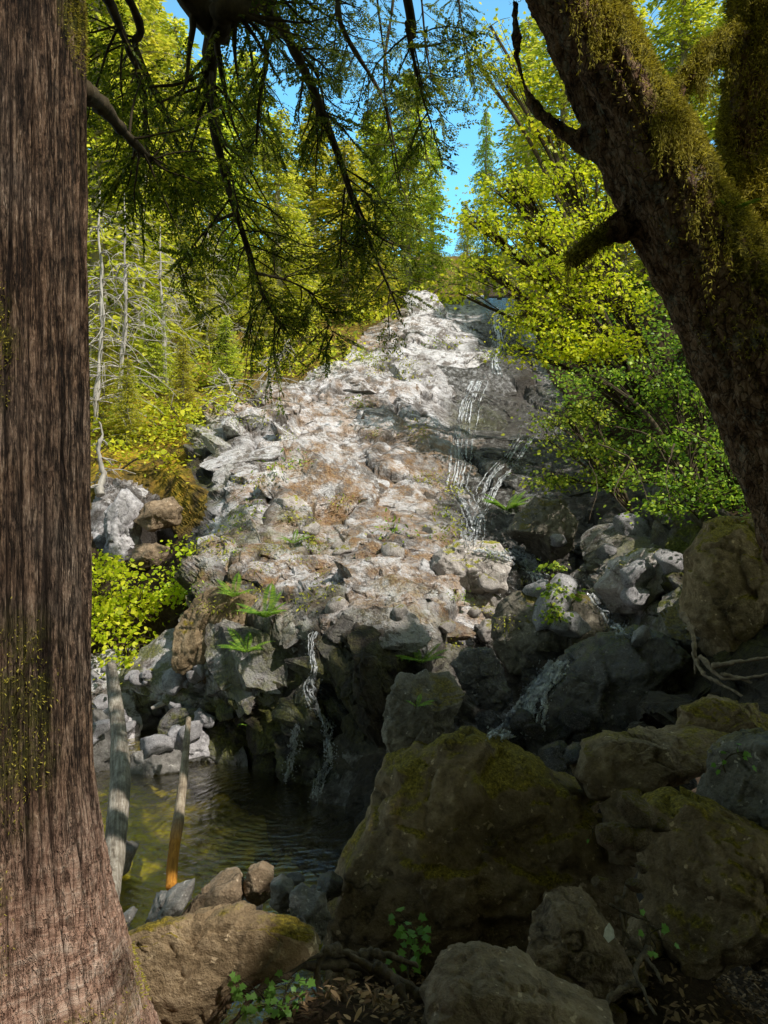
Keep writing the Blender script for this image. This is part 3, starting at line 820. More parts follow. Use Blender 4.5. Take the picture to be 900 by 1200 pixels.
BX = []
bd = [
    ('boulder', 'huge mossy brown boulder with a peaked top in the centre foreground', [(395, 1000), (430, 960), (470, 900), (520, 862), (545, 850), (575, 870), (612, 885), (650, 920), (700, 945), (735, 1000), (745, 1080), (700, 1130), (600, 1170), (470, 1165), (395, 1120), (385, 1050)], 4.0, .65, 'boulder2', 21, 6),
    ('boulder', 'pointed brown rock leaning on the foot of the huge mossy boulder', [(592, 1120), (615, 1075), (633, 1030), (660, 1033), (695, 1065), (725, 1105), (735, 1135), (700, 1160), (640, 1155), (600, 1145)], 2.85, .26, 'dryrock', 22, 6),
    ('boulder', 'low rounded tan rock cut off by the bottom edge of the photo', [(495, 1175), (520, 1145), (565, 1130), (615, 1140), (660, 1165), (720, 1190), (740, 1260), (600, 1300), (500, 1260)], 2.35, .28, 'dryrock', 23, 6),
    ('boulder', 'large square mossy boulder with a flat dark side at the right edge', [(760, 1005), (775, 960), (805, 940), (850, 950), (900, 975), (960, 1000), (980, 1080), (960, 1150), (860, 1135), (790, 1120), (765, 1070)], 3.0, .42, 'boulder2', 24, 6),
    ('boulder', 'cracked brown boulder stacked above the square mossy one at the right edge', [(835, 945), (848, 895), (880, 868), (930, 860), (980, 900), (990, 1000), (930, 1010), (870, 985), (838, 975)], 3.2, .35, 'midrock', 25, 6),
    ('boulder', 'long flat-topped slab bridging the gap right of the huge boulder', [(672, 905), (688, 870), (712, 860), (760, 862), (820, 858), (862, 862), (872, 880), (830, 900), (770, 915), (725, 935), (685, 925)], 3.9, .4, 'boulder', 26, 6),
    ('boulder', 'flat rock with bright yellow-green moss on its left shoulder', [(792, 858), (800, 832), (835, 817), (880, 825), (940, 845), (950, 880), (880, 872), (820, 862)], 4.1, .35, 'boulder2', 27, 6),
    ('boulder', 'broad cracked ledge rock beside the foot of the left trunk', [(100, 1110), (150, 1102), (215, 1075), (275, 1062), (330, 1078), (366, 1092), (372, 1112), (320, 1140), (270, 1175), (230, 1230), (100, 1260), (70, 1180)], 2.5, .11, 'boulder', 28, 6),
    ('boulder', 'pointed blue-grey rock dipping into the near edge of the pool', [(168, 1090), (180, 1055), (205, 1035), (228, 1030), (224, 1050), (205, 1080), (190, 1095)], 3.7, .2, 'bluegrey', 29, 5),
    ('boulder', 'long pale slab sloping into the pool beside the blue-grey rock', [(205, 1085), (232, 1048), (258, 1030), (278, 1028), (285, 1050), (262, 1072), (235, 1090)], 3.75, .22, 'dryrock', 30, 5),
    ('boulder', 'rounded tan-topped stone at the pool edge under the brown boulder', [(282, 1045), (292, 1020), (306, 1012), (320, 1022), (318, 1050), (300, 1062)], 3.75, .13, 'dryrock', 31, 5),
    ('boulder', 'upright dark grey block left of the huge boulder', [(345, 1090), (340, 1050), (352, 1040), (384, 1042), (386, 1075), (378, 1100)], 3.45, .12, 'bluegrey', 32, 5),
    ('boulder', 'dark grey stone between the tan-topped stone and the upright block', [(316, 1058), (318, 1035), (330, 1028), (343, 1038), (342, 1060), (330, 1070)], 3.6, .1, 'bluegrey', 33, 4),
    ('boulder', 'small dark stone wedged against the left side of the huge boulder', [(368, 1048), (374, 1030), (388, 1022), (402, 1032), (400, 1052), (382, 1058)], 3.7, .1, 'wetrock', 34, 4),
    ('boulder', 'flat blue slab lying in the pool near the left trunk', [(124, 1095), (130, 1080), (154, 1066), (158, 1072), (148, 1090), (138, 1100)], 3.6, .12, 'bluegrey', 35, 4),
    ('boulder', 'grey boulder behind the left trunk at the head of the bleached log', [(60, 900), (70, 830), (92, 812), (118, 850), (136, 900), (140, 935), (120, 965), (80, 980), (50, 960)], 7.0, .5, 'bluegrey', 36, 6),
    ('boulder', 'grey rock half under the lower end of the bleached log', [(110, 1030), (116, 1000), (140, 988), (158, 996), (152, 1018), (134, 1034)], 4.9, .2, 'bluegrey', 37, 5),
    ('boulder', 'pale flat-topped slab on the sunny bank beyond the pool', [(168, 800), (176, 782), (205, 778), (220, 788), (212, 802), (188, 804)], 8.0, .3, 'lit', 38, 5),
    ('boulder', 'low wet grey rock at the far water line of the pool', [(148, 905), (158, 882), (185, 874), (212, 880), (222, 900), (205, 915), (165, 916)], 6.9, .25, 'bluegrey', 39, 5),
    ('boulder', 'grey rock stepping down to the pool under the orange-stained stick', [(190, 880), (200, 855), (225, 848), (245, 862), (250, 885), (225, 898)], 7.2, .3, 'grey', 40, 5),
    ('boulder', 'great wet black boulder with a smooth slanting face below the cascade', [(612, 860), (625, 820), (655, 785), (700, 750), (750, 738), (790, 760), (808, 800), (812, 845), (790, 862), (720, 880), (660, 892), (622, 885)], 5.9, .65, 'wetrock', 41, 6),
    ('boulder', 'shiny blue-black wet rock left of the white chute', [(530, 780), (545, 762), (575, 760), (590, 785), (598, 815), (585, 832), (560, 828), (540, 805)], 6.1, .25, 'wetrock', 42, 6),
    ('boulder', 'mossy rock carrying a fern above the huge boulder', [(448, 860), (455, 820), (470, 790), (500, 780), (530, 790), (543, 815), (530, 850), (505, 885), (460, 890)], 5.4, .3, 'midrock', 43, 6),
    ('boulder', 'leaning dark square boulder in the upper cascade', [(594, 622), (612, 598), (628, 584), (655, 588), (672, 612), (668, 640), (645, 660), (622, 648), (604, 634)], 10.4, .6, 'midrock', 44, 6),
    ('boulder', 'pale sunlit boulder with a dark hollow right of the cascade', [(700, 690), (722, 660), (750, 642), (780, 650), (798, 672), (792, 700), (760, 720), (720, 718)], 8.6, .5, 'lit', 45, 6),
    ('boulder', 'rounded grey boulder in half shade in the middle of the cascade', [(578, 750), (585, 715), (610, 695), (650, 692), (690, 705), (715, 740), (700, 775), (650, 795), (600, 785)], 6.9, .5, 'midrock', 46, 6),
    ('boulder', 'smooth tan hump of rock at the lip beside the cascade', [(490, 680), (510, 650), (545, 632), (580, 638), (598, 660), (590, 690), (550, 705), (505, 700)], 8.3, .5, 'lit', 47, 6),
    ('boulder', 'tall mossy boulder standing under the shrubs at the right', [(808, 720), (812, 650), (840, 618), (890, 605), (950, 615), (980, 680), (970, 780), (900, 790), (840, 770)], 5.6, .5, 'boulder2', 48, 6),
    ('boulder', 'shaded rock between the tall mossy boulder and the wet black one', [(770, 770), (780, 725), (808, 700), (835, 715), (842, 760), (820, 800), (790, 805)], 6.2, .4, 'midrock', 49, 6),
    ('boulder', 'dark rock slab roofing the small cave on the left bank', [(160, 610), (170, 590), (200, 582), (212, 596), (206, 615), (178, 622)], 10.9, .5, 'dryrock', 50, 5),
    ('boulder', 'brown rock lying in the mouth of the small cave', [(152, 660), (160, 638), (185, 636), (204, 650), (198, 668), (170, 672)], 10.6, .4, 'dryrock', 51, 5),
    ('boulder', 'pale lichened pillar of rock left of the small cave', [(122, 650), (130, 600), (148, 572), (164, 590), (162, 640), (150, 675), (128, 680)], 11.0, .5, 'grey', 52, 6),
    ('boulder', 'pale block perched on the sunny dome near its left shoulder', [(314, 600), (322, 585), (345, 581), (362, 592), (355, 606), (330, 612)], 10.0, .35, 'lit', 53, 5),
    ('boulder', 'rounded mossy rock at the lower left corner of the dark wall', [(205, 740), (230, 700), (262, 686), (300, 700), (310, 740), (280, 790), (235, 800), (208, 780)], 7.6, .4, 'boulder', 54, 6),
    ('boulder', 'small dark stones heap-topping rock right of the huge boulder crest', [(640, 905), (650, 885), (672, 882), (682, 900), (670, 918), (650, 918)], 4.5, .2, 'wetrock', 55, 5),
    ('boulder', 'block of soil-stained rock under the long flat-topped slab', [(696, 985), (700, 938), (740, 922), (775, 940), (778, 990), (745, 1010), (712, 1005)], 3.7, .2, 'boulder', 56, 5),
    ('boulder', 'small rock leaning between the pointed rock and the square mossy boulder', [(738, 1140), (735, 1110), (752, 1080), (770, 1085), (775, 1120), (760, 1145)], 3.0, .15, 'boulder', 57, 5),
]
for nm, lb, poly, Y, th, mt, sd, lv in bd:
    boulder(nm, lb, poly, Y, th, M[mt], sd, lv)
_v = [V, LV]; _n = len(V) + len(LV)
for Xb, Tb in BX:
    _v.append(Xb); _f += [tuple(q) for q in (Tb + _n).tolist()]; _n += len(Xb)
BVH = BVHTree.FromPolygons([tuple(v) for v in np.vstack(_v).tolist()], _f)


def stones(n, region, matn, label, group, size, seed, ground=True, lvl=3):
    rs = np.random.RandomState(seed)
    D, Tr = ico(lvl); protos = []
    for k in range(4):
        q = D.copy()
        for _ in range(9):
            nv = norm(rs.normal(size=3)); d = rs.uniform(.5, .8); o = q @ nv - d
            q -= np.where(o > 0, o, 0)[:, None] * nv
        q += norm(D) * (fbm(D * 2 + k * 9, 4, seed + k) * .12)[:, None]
        q *= A(1, .8, .65)
        protos.append(mesh_from('stone', q, tris=Tr)); protos[-1].materials.append(matn)
    for k in range(n):
        px = rs.uniform(region[0], region[2]); py = rs.uniform(region[1], region[3])
        p = region[4](px, py, rs) if len(region) > 4 else hit(px, py)[0]
        o = bpy.data.objects.new('stone', protos[k % 4]); COL.objects.link(o)
        s = rs.uniform(*size); o.scale = (s, s, s); o.location = p; o.rotation_euler = rs.uniform(-.6, .6, 3); o.rotation_euler.z = rs.uniform(0, 6)
        tag(o, label, 'stone', group)


def on_plane(z0, jit=.03):
    def f(px, py, rs):
        t = F * (CZ - z0) / (py - 600)
        return T(px, py, t) + A(0, 0, rs.uniform(-jit, jit))
    return f


def on_ground(px, py, rs):
    t = np.linspace(1.8, 6, 300); p = np.stack([(px - 450) / F * t, t, CZ + (600 - py) / F * t], 1)
    k = np.argmax(p[:, 2] < gz(p[:, 0], p[:, 1])); return p[k] + A(0, 0, .005)


stones(22, (262, 1035, 395, 1075, on_plane(.15)), M['bluegrey'], 'small dark cobble among the stones at the near pool edge', 'cobbles at the near pool edge', (.035, .085), 101)
stones(9, (290, 1040, 390, 1085, on_plane(.2)), M['dryrock'], 'small tan pebble among the stones at the near pool edge', 'tan pebbles at the near pool edge', (.02, .05), 102)
stones(26, (690, 930, 780, 1190, on_ground), M['boulder'], 'small brown stone on the dark soil between the foreground boulders', 'stones on the soil between the boulders', (.02, .07), 103)
stones(30, (105, 770, 240, 880), M['grey'], 'small pale stone on the sunlit bank beyond the pool', 'stones on the sunny bank', (.06, .2), 104)
stones(9, (470, 560, 600, 760), M['lit'], 'small loose rock lying beside the middle of the cascade', 'loose rocks beside the cascade', (.06, .18), 105)
stones(12, (640, 600, 800, 760), M['grey'], 'grey rock tumbled in the right-hand side of the cascade', 'tumbled rocks right of the cascade', (.1, .32), 106)
stones(8, (320, 590, 480, 720), M['lit'], 'small rock sitting on the pale ledge above the dark wall', 'rocks on the pale ledge', (.05, .2), 107)
stones(14, (600, 840, 690, 900), M['wetrock'], 'wet black stone at the foot of the white chute', 'wet stones at the foot of the chute', (.08, .2), 108)


# ------------------------------------------------------------------ falling water
def cascade(label, paths, seed, strands=3, spread=3.0, w=(.012, .04)):
    rs = np.random.RandomState(seed); acc = Acc(); org = None
    for path in paths:
        for s in range(strands):
            pts = catmull(A(*path), 60)[:, :2]
            pts = pts + np.cumsum(rs.normal(0, .35, pts.shape), 0) * A(1, 0) + rs.normal(0, spread, 2) * A(1, 0)
            P = []; N = []
            for a in pts:
                p, nr = hit(a[0], a[1], .015); P.append(p); N.append(nr)
            P = np.array(P); N = np.array(N)
            for _ in range(2):
                P[1:-1] = (P[:-2] + P[1:-1] * 2 + P[2:]) / 4
            P = P + N * .02
            sc = np.clip(P[:, 1:2] / 9, .6, 2.2)
            wd = rs.uniform(*w, size=(len(P), 1)) * sc * np.abs(np.sin(np.linspace(.3, rs.uniform(5, 12), len(P))) ** .5 + .0)[:, None] if False else rs.uniform(*w, size=(len(P), 1)) * sc
            tg = norm(np.gradient(P, axis=0)); S = norm(np.cross(tg, A(0, 1, .3)))
            if org is None: org = P[0]
            m = len(P); C = P + norm(N) * .012
            Vv = np.concatenate([P - S * wd, C, P + S * wd])
            i = np.arange(m - 1)
            keep = rs.rand(m - 1) > .05
            i = i[keep]
            Q = np.vstack([np.stack([i, i + m, i + m + 1, i + 1], 1), np.stack([i + m, i + 2 * m, i + 2 * m + 1, i + m + 1], 1)])
            acc.add(Vv, Q)
        # flung drops
        pts = catmull(A(*path), 40)[:, :2]
        for a in pts:
            for _ in range(4):
                p, nr = hit(a[0] + rs.normal(0, spread * 1.6), a[1] + rs.normal(0, 3), .04)
                r = rs.uniform(.005, .013) * np.clip(p[1] / 9, .6, 2.2)
                acc.add(p + A([-r, 0, 0], [0, -r, r * 1.6], [r, 0, 0], [0, r, -r * 1.6]), np.array([[0, 1, 2, 3]]))
    me = acc.mesh('cascade', org)
    return tag(obj('cascade', me, M['fall'], loc=org), label, 'waterfall', 'cascades on the rock face')


cascade('thin white thread of water at the top notch of the cliff', [[(582, 362), (580, 380), (584, 400), (578, 425), (582, 440)]], 1, 5, 3.0, (.004, .012))
cascade('longest braided white cascade down the middle of the cliff', [[(560, 448), (550, 475), (545, 500), (541, 520), (540, 545), (536, 570)], [(618, 515), (600, 540), (578, 565), (566, 590), (552, 612), (548, 632)], [(536, 570), (545, 590), (556, 615), (552, 640)]], 2, 10, 7, (.002, .009))
cascade('tumbling white water between boulders right of the tan hump', [[(560, 645), (590, 652), (615, 662), (636, 680)], [(600, 645), (625, 660), (640, 690)]], 3, 8, 5, (.005, .016))
cascade('faint white riffle running below the pale boulder with the dark hollow', [[(690, 700), (720, 735), (730, 748)]], 6, 5, 5, (.008, .02))
cascade('thin broken trickle down the dark wall above the pool', [[(366, 742), (366, 770), (369, 790), (364, 812), (374, 840)], [(372, 840), (384, 860), (392, 890)], [(352, 850), (346, 880), (338, 915)], [(392, 890), (378, 910), (372, 935)]], 4, 6, 2.5, (.003, .010))
cascade('white chute pouring into the gap beside the wet black boulder', [[(652, 785), (636, 805), (620, 825), (606, 850)], [(640, 800), (618, 830), (592, 862)], [(645, 792), (628, 825), (622, 862)], [(620, 830), (600, 855), (585, 870)], [(655, 778), (648, 790), (640, 802), (628, 815)]], 5, 14, 6, (.010, .03))

# ------------------------------------------------------------------ left cedar
def cedar():
    t = thing('cedar_tree', 'thick straight reddish-brown cedar trunk filling the left edge', 'tree', T(5, 1200, 2.05))
    Y = 2.05; seg, rows = 420, 900
    zs = np.linspace(.35, 5.2, rows)
    right = np.interp(600 - (zs - CZ) * F / Y, [-800, 0, 250, 500, 800, 900, 960, 1010, 1060, 1120, 1200, 1320], [90, 97, 100, 103, 105, 108, 115, 124, 133, 148, 170, 215])
    cx = np.interp(zs, [0, 1.0, 5.2], [0, -4, -12])
    r = (right - cx) * Y / F * .958
    a = np.linspace(0, 2 * np.pi, seg, endpoint=False)
    Z, Aa = np.meshgrid(zs, a, indexing='ij')
    Rr = r[:, None] * np.ones_like(Aa)
    foot = sst(1.75, 1.15, Z)
    q = np.stack([np.cos(Aa) * 1.0, np.sin(Aa) * 1.0, Z * .17], -1).reshape(-1, 3)
    fl = fbm(q * A(2.2, 2.2, 2), 3, 5).reshape(Z.shape)
    g1 = np.abs(perlin(q * A(9, 9, 4), 6)).reshape(Z.shape); g2 = np.abs(perlin(q * A(22, 22, 9), 7)).reshape(Z.shape)
    g3 = perlin(q * A(50, 50, 24), 8).reshape(Z.shape)
    Rr = Rr * (1 + .05 * fl) + (-.022 * np.exp(-g1 * 10) - .012 * np.exp(-g2 * 9) + .004 * g3) * (1 - .45 * foot)
    wr = perlin(np.stack([np.cos(Aa), np.sin(Aa), Z * 4.2 + np.cos(Aa) * .9], -1).reshape(-1, 3) * A(1.6, 1.6, 5), 12).reshape(Z.shape)
    Rr += foot * (.5 - np.abs(wr) * 3).clip(-1, 1) * .0035
    c0 = (cx - 450) * Y / F
    X = c0[:, None] + np.cos(Aa) * Rr; Yy = Y + np.sin(Aa) * Rr
    Vv = np.stack([X, Yy, Z], -1).reshape(-1, 3)
    i = np.arange(rows - 1)[:, None] * seg; j = np.arange(seg)[None, :]; j2 = (j + 1) % seg
    Q = np.stack([i + j, i + j2, i + seg + j2, i + seg + j], -1).reshape(-1, 4)
    o = np.array(t.location)
    me = mesh_from('trunk', Vv - o, quads=Q)
    pyv = 600 - (Z - CZ) * F / Y; pxv = 450 + X / Y * F
    ms = np.maximum.reduce([1 - sst(.5, 1.3, np.hypot((pxv - 15) / 40, (pyv - 420) / 90)), (1 - sst(.5, 1.3, np.hypot((pxv - 10) / 50, (pyv - 1050) / 110))),
                            (1 - sst(.5, 1.3, np.hypot((pxv - 110) / 50, (pyv - 1190) / 60))) * .8, (1 - sst(.5, 1.3, np.hypot((pxv - 96) / 12, (pyv - 30) / 60))), (1 - sst(.5, 1.3, np.hypot((pxv - 60) / 30, (pyv - 820) / 120))) * .5])
    attr(me, 'moss', ms.ravel()); attr(me, 'foot', foot.ravel()); attr(me, 'fur', (np.exp(-g1 * 11) + .7 * np.exp(-g2 * 9) * (g2 < .2)).ravel() * (1 - .35 * foot.ravel()))
    obj('trunk', me, M['cedar'], t)
    return t, Vv, ms.ravel()


cedar_t, cedV, cedM = cedar()


# ------------------------------------------------------------------ leaning maple with limbs
def maple():
    def TT(*L): return [T(*p) for p in L]
    t = thing('maple_tree', 'leaning moss-hung maple trunk with forking limbs at the upper right', 'tree', T(1090, 1000, 3.0))
    o = np.array(t.location)
    limbs = [
        (TT((1150, 1050, 3.2), (1085, 860, 3.1), (990, 650, 3.0), (935, 520, 3.0), (868, 380, 3.0), (800, 260, 3.0), (738, 150, 3.05), (685, 40, 3.1), (640, -60, 3.2), (590, -200, 3.4)), [.36, .31, .27, .25, .235, .20, .165, .155, .15, .14]),
        (TT((845, 330, 2.95), (800, 235, 2.85), (755, 140, 2.78), (700, 50, 2.75), (650, -20, 2.75), (610, -120, 2.75)), [.2, .15, .125, .11, .10, .09]),
        (TT((960, 520, 3.05), (905, 330, 3.1), (895, 180, 3.2), (905, 50, 3.25), (905, -120, 3.3), (915, -400, 3.4)), [.28, .24, .18, .17, .15, .13]),
        (TT((800, 235, 3.0), (798, 150, 3.1), (770, 110, 3.15)), [.09, .07, .05]),
        (TT((905, 40, 3.25), (855, 50, 3.2), (808, 88, 3.15), (785, 130, 3.1), (795, 200, 3.0)), [.10, .06, .045, .045, .06]),
        (TT((735, 262, 3.0), (705, 278, 2.95), (672, 302, 2.9), (660, 308, 2.9)), [.07, .042, .034, .016]),
        (TT((725, 190, 3.05), (668, 160, 3.1), (640, 140, 3.15), (618, 110, 3.2), (606, 60, 3.25), (604, 0, 3.3)), [.05, .036, .03, .026, .022, .018]),
        (TT((768, 180, 3.0), (745, 80, 3.0), (722, 10, 3.0), (700, -60, 3.0)), [.10, .06, .05, .045]),
    ]
    acc = Acc()
    for P, R in limbs:
        n = 60
        C = catmull(P, n); Rr = np.interp(np.linspace(0, 1, n), np.linspace(0, 1, len(R)), R)
        Vt, Qt = tube(C, Rr, 16); acc.add(Vt, Qt)
    me = acc.mesh('raw', o); ob = bpy.data.objects.new('raw', me); COL.objects.link(ob)
    md = ob.modifiers.new('r', 'REMESH'); md.mode = 'VOXEL'; md.voxel_size = .013
    sm = ob.modifiers.new('s', 'SMOOTH'); sm.iterations = 6
    dg = bpy.context.evaluated_depsgraph_get(); ev = ob.evaluated_get(dg)
    m2 = bpy.data.meshes.new_from_object(ev); bpy.data.objects.remove(ob)
    m2.name = 'trunk'
    n = len(m2.vertices); co = np.zeros(n * 3, np.float32); m2.vertices.foreach_get('co', co); co = co.reshape(-1, 3).astype(float)
    nr = np.zeros(n * 3, np.float32); m2.vertices.foreach_get('normal', nr); nr = nr.reshape(-1, 3).astype(float)
    W = co + o
    # along-trunk coordinate for furrows
    ax = norm(A(-.6, 0, 1)); al = W @ ax
    q = W - np.outer(al, ax) * .8
    rid = np.abs(perlin(q * 13, 31)); lump = fbm(W * 4, 3, 33)
    pxv = 450 + W[:, 0] / W[:, 1] * F; pyv = 600 - (W[:, 2] - CZ) * F / W[:, 1]
    lower_left = (pxv - np.interp(pyv, [0, 170, 380, 500, 610], [605, 690, 770, 840, 900]))
    ms = .35 + .4 * (nr[:, 2] > .1) + .25 * lump
    ms = ms - .55 * (1 - sst(10, 80, lower_left)) + .35 * sst(60, 140, lower_left) * (pyv < 420) - .5 * sst(400, 480, pyv)
    ms += 1.1 * (1 - sst(.5, 1.3, np.hypot((pxv - 685) / 40, (pyv - 288) / 34)))
    ms -= .6 * (1 - sst(.5, 1.3, np.hypot((pxv - 880) / 30, (pyv - 120) / 80)))
    co2 = co + nr * (lump * .014 - np.exp(-rid * 8) * .020 + fbm(W * 30, 3, 35) * .007 + np.clip(ms, 0, 1) * fbm(W * 14, 3, 37) * .012)[:, None]
    m2.vertices.foreach_set('co', co2.astype(np.float32).ravel())
    attr(m2, 'moss', np.clip(ms, 0, 1))
    m2.polygons.foreach_set('use_smooth', np.ones(len(m2.polygons), bool)); m2.update()
    obj('trunk', m2, M['maple'], t)
    # moss: short tufts over mossy bark and long strands under the limbs
    rs = np.random.RandomState(5)
    vis = (pxv > 580) & (pxv < 960) & (pyv > -60) & (pyv < 650)
    pr = np.clip(ms, 0, 1) ** 2 * vis; pr /= pr.sum()
    k = rs.choice(n, 60000, p=pr)
    P = co2[k] + rs.normal(0, .006, (len(k), 3)); D = nr[k] * .8 + rs.normal(0, .6, (len(k), 3)) + A(0, 0, -.25)
    me = leaves('moss', P, D, rs.normal(size=(len(k), 3)), rs.uniform(.008, .026, len(k)), rs.uniform(.003, .006, len(k)), 'diamond', .4)
    obj('moss', me, M['moss'], t)
    # strands
    cl = fbm(W * 5, 2, 39)
    pr = ((cl > .0) & vis & (ms > .45) & (pyv < 330)).astype(float); pr += 2.5 * pr * ((pxv < 830) & (pxv > 690) & (pyv < 210)); pr /= pr.sum()
    k = rs.choice(n, 1700, p=pr); acc = Acc(); prs = []
    Ps, Ds, Ls = [], [], []
    for v in k:
        L = rs.uniform(.04, .22) * (.4 + max(0, cl[v]) * 1.7); m = 9
        p = co2[v].copy(); d = nr[v] * .7 + A(0, 0, -.3)
        for s in range(m):
            for _ in range(4):
                Ps.append(p + rs.normal(0, .006 * (1 - s / m) + .001, 3)); Ds.append(d + rs.normal(0, .5, 3)); Ls.append(rs.uniform(.010, .022))
            d = d * .6 + A(rs.normal(0, .12), rs.normal(0, .12), -1) * .5
            p = p + norm(d) * L / m
    me = leaves('hanging_moss', Ps, Ds, rs.normal(size=(len(Ps), 3)), np.array(Ls), .0035, 'diamond', .3)
    obj('hanging_moss', me, M['moss'], t)
    return t


maple_t = maple()


# ------------------------------------------------------------------ hanging hemlock boughs + canopy
def leafy_bough(acc, out, P, R, rs, ntw=26, tl=(.25, .7), start=.15, leaf=(.012, .024), dens=1.0, droop=.22):
    """a bough: tube, side twigs, sub twigs with flat sprays of leaflets"""
    C = catmull(P, 40); Rr = np.interp(np.linspace(0, 1, 40), np.linspace(0, 1, len(R)), R)
    acc.add(*tube(C, Rr * (1 + .15 * rs.normal(size=40)), 8))
    for k in range(ntw):
        u = rs.uniform(start, 1) ** .8; i = int(u * 39); b = C[i]
        tg = norm(C[min(i + 1, 39)] - C[max(i - 1, 0)])
        side = norm(np.cross(tg, rs.normal(size=3)) * 1.0 + tg * .6 + A(0, 0, -.15))
        L = rs.uniform(*tl) * (1.15 - .5 * u)
        m = 12; p = b.copy(); d = side; tw = [p]
        for s in range(m):
            d = norm(d + A(0, 0, -.10 * droop) + rs.normal(0, .10, 3)); p = p + d * L / m; tw.append(p)
        tw = np.array(tw); acc.add(*tube(tw, np.linspace(max(Rr[i] * .35, .004), .0015, m + 1), 4, False))
        nrm = norm(A(rs.normal(0, .35), rs.normal(0, .35), 1))
        for s in range(2, m + 1):
            for sg in (-1, 1):
                if rs.rand() > .60 * dens: continue
                sd = norm(np.cross(d, nrm) * sg + d * .8); l2 = rs.uniform(.05, .17) * (1.2 - s / m * .5)
                nn = max(3, int(l2 / .012))
                tt = np.linspace(.1, 1, nn)[:, None]
                q = tw[s] + sd * tt * l2 + A(0, 0, -1) * (tt ** 2) * l2 * .25 * droop
                for z in (-1, 1):
                    dd = norm(np.cross(sd, nrm) * z + sd * .9 + rs.normal(0, .25, (nn, 3)))
                    out['P'].append(q); out['D'].append(dd); out['N'].append(nrm + rs.normal(0, .3, (nn, 3)))
                    out['L'].append(rs.uniform(*leaf, nn))


def finish_leaves(out, name, mat, parent, shape='diamond', wr=.50, origin=(0, 0, 0)):
    P = np.concatenate(out['P']) - np.asarray(origin); L = np.concatenate(out['L'])
    me = leaves(name, P, np.concatenate(out['D']), np.concatenate(out['N']), L, L * wr, shape)
    return obj(name, me, mat, parent)


def O(): return dict(P=[], D=[], N=[], L=[])


LIT = []
for (a, b, c, d, n) in ((230, 360, 560, 700, 150), (470, 360, 590, 740, 90), (320, 690, 470, 735, 14), (240, 640, 320, 700, 14), (100, 470, 240, 860, 80), (690, 650, 790, 710, 40), (100, 640, 230, 790, 40), (105, 790, 215, 860, 20), (575, 690, 640, 760, 8), (510, 620, 590, 740, 30)):
    for _ in range(n):
        LIT.append(hit(random.uniform(a, b) if a < c else a, random.uniform(b, d))[0] if False else hit(random.uniform(a, c), random.uniform(b, d))[0])
for px, py in ((20, 1000), (50, 1010), (70, 1040), (30, 1080), (100, 1090), (130, 1185), (80, 1190), (20, 1140), (105, 1025), (85, 960), (60, 90), (30, 130), (85, 150), (50, 170), (90, 1060), (60, 1100), (110, 1120), (70, 1150), (95, 1000), (40, 1170), (120, 1160), (40, 60), (60, 130), (75, 200)):
    LIT.append(T(px, py, 1.85))
for px, py in ((650, 100), (720, 230), (820, 300), (890, 260), (870, 300), (880, 340), (850, 380), (760, 100), (720, 60), (700, 190), (790, 190), (860, 420), (740, 250), (830, 440)):
    LIT.append(T(px, py, 2.78))
for px, py in ((140, 950), (150, 1000), (130, 830), (180, 1000), (240, 1000), (270, 960), (220, 1060), (170, 1040), (200, 950), (215, 1035), (255, 1045), (310, 1020)):
    LIT.append(on_plane(.0)(px, py, random))
for px, py, Y in ((130, 810, 7), (137, 860, 6.6), (136, 900, 6), (133, 960, 5.5), (221, 850, 6.5), (216, 900, 5.9), (210, 960, 5.2)):
    LIT.append(T(px, py, Y))
for px, py in ((200, 1110), (240, 1100), (300, 1090), (340, 1100)):
    LIT.append(T(px, py, 2.7))
LIT = np.array(LIT)
LITR = np.where(LIT[:, 1] < 2.0, 1.35, 1.0)


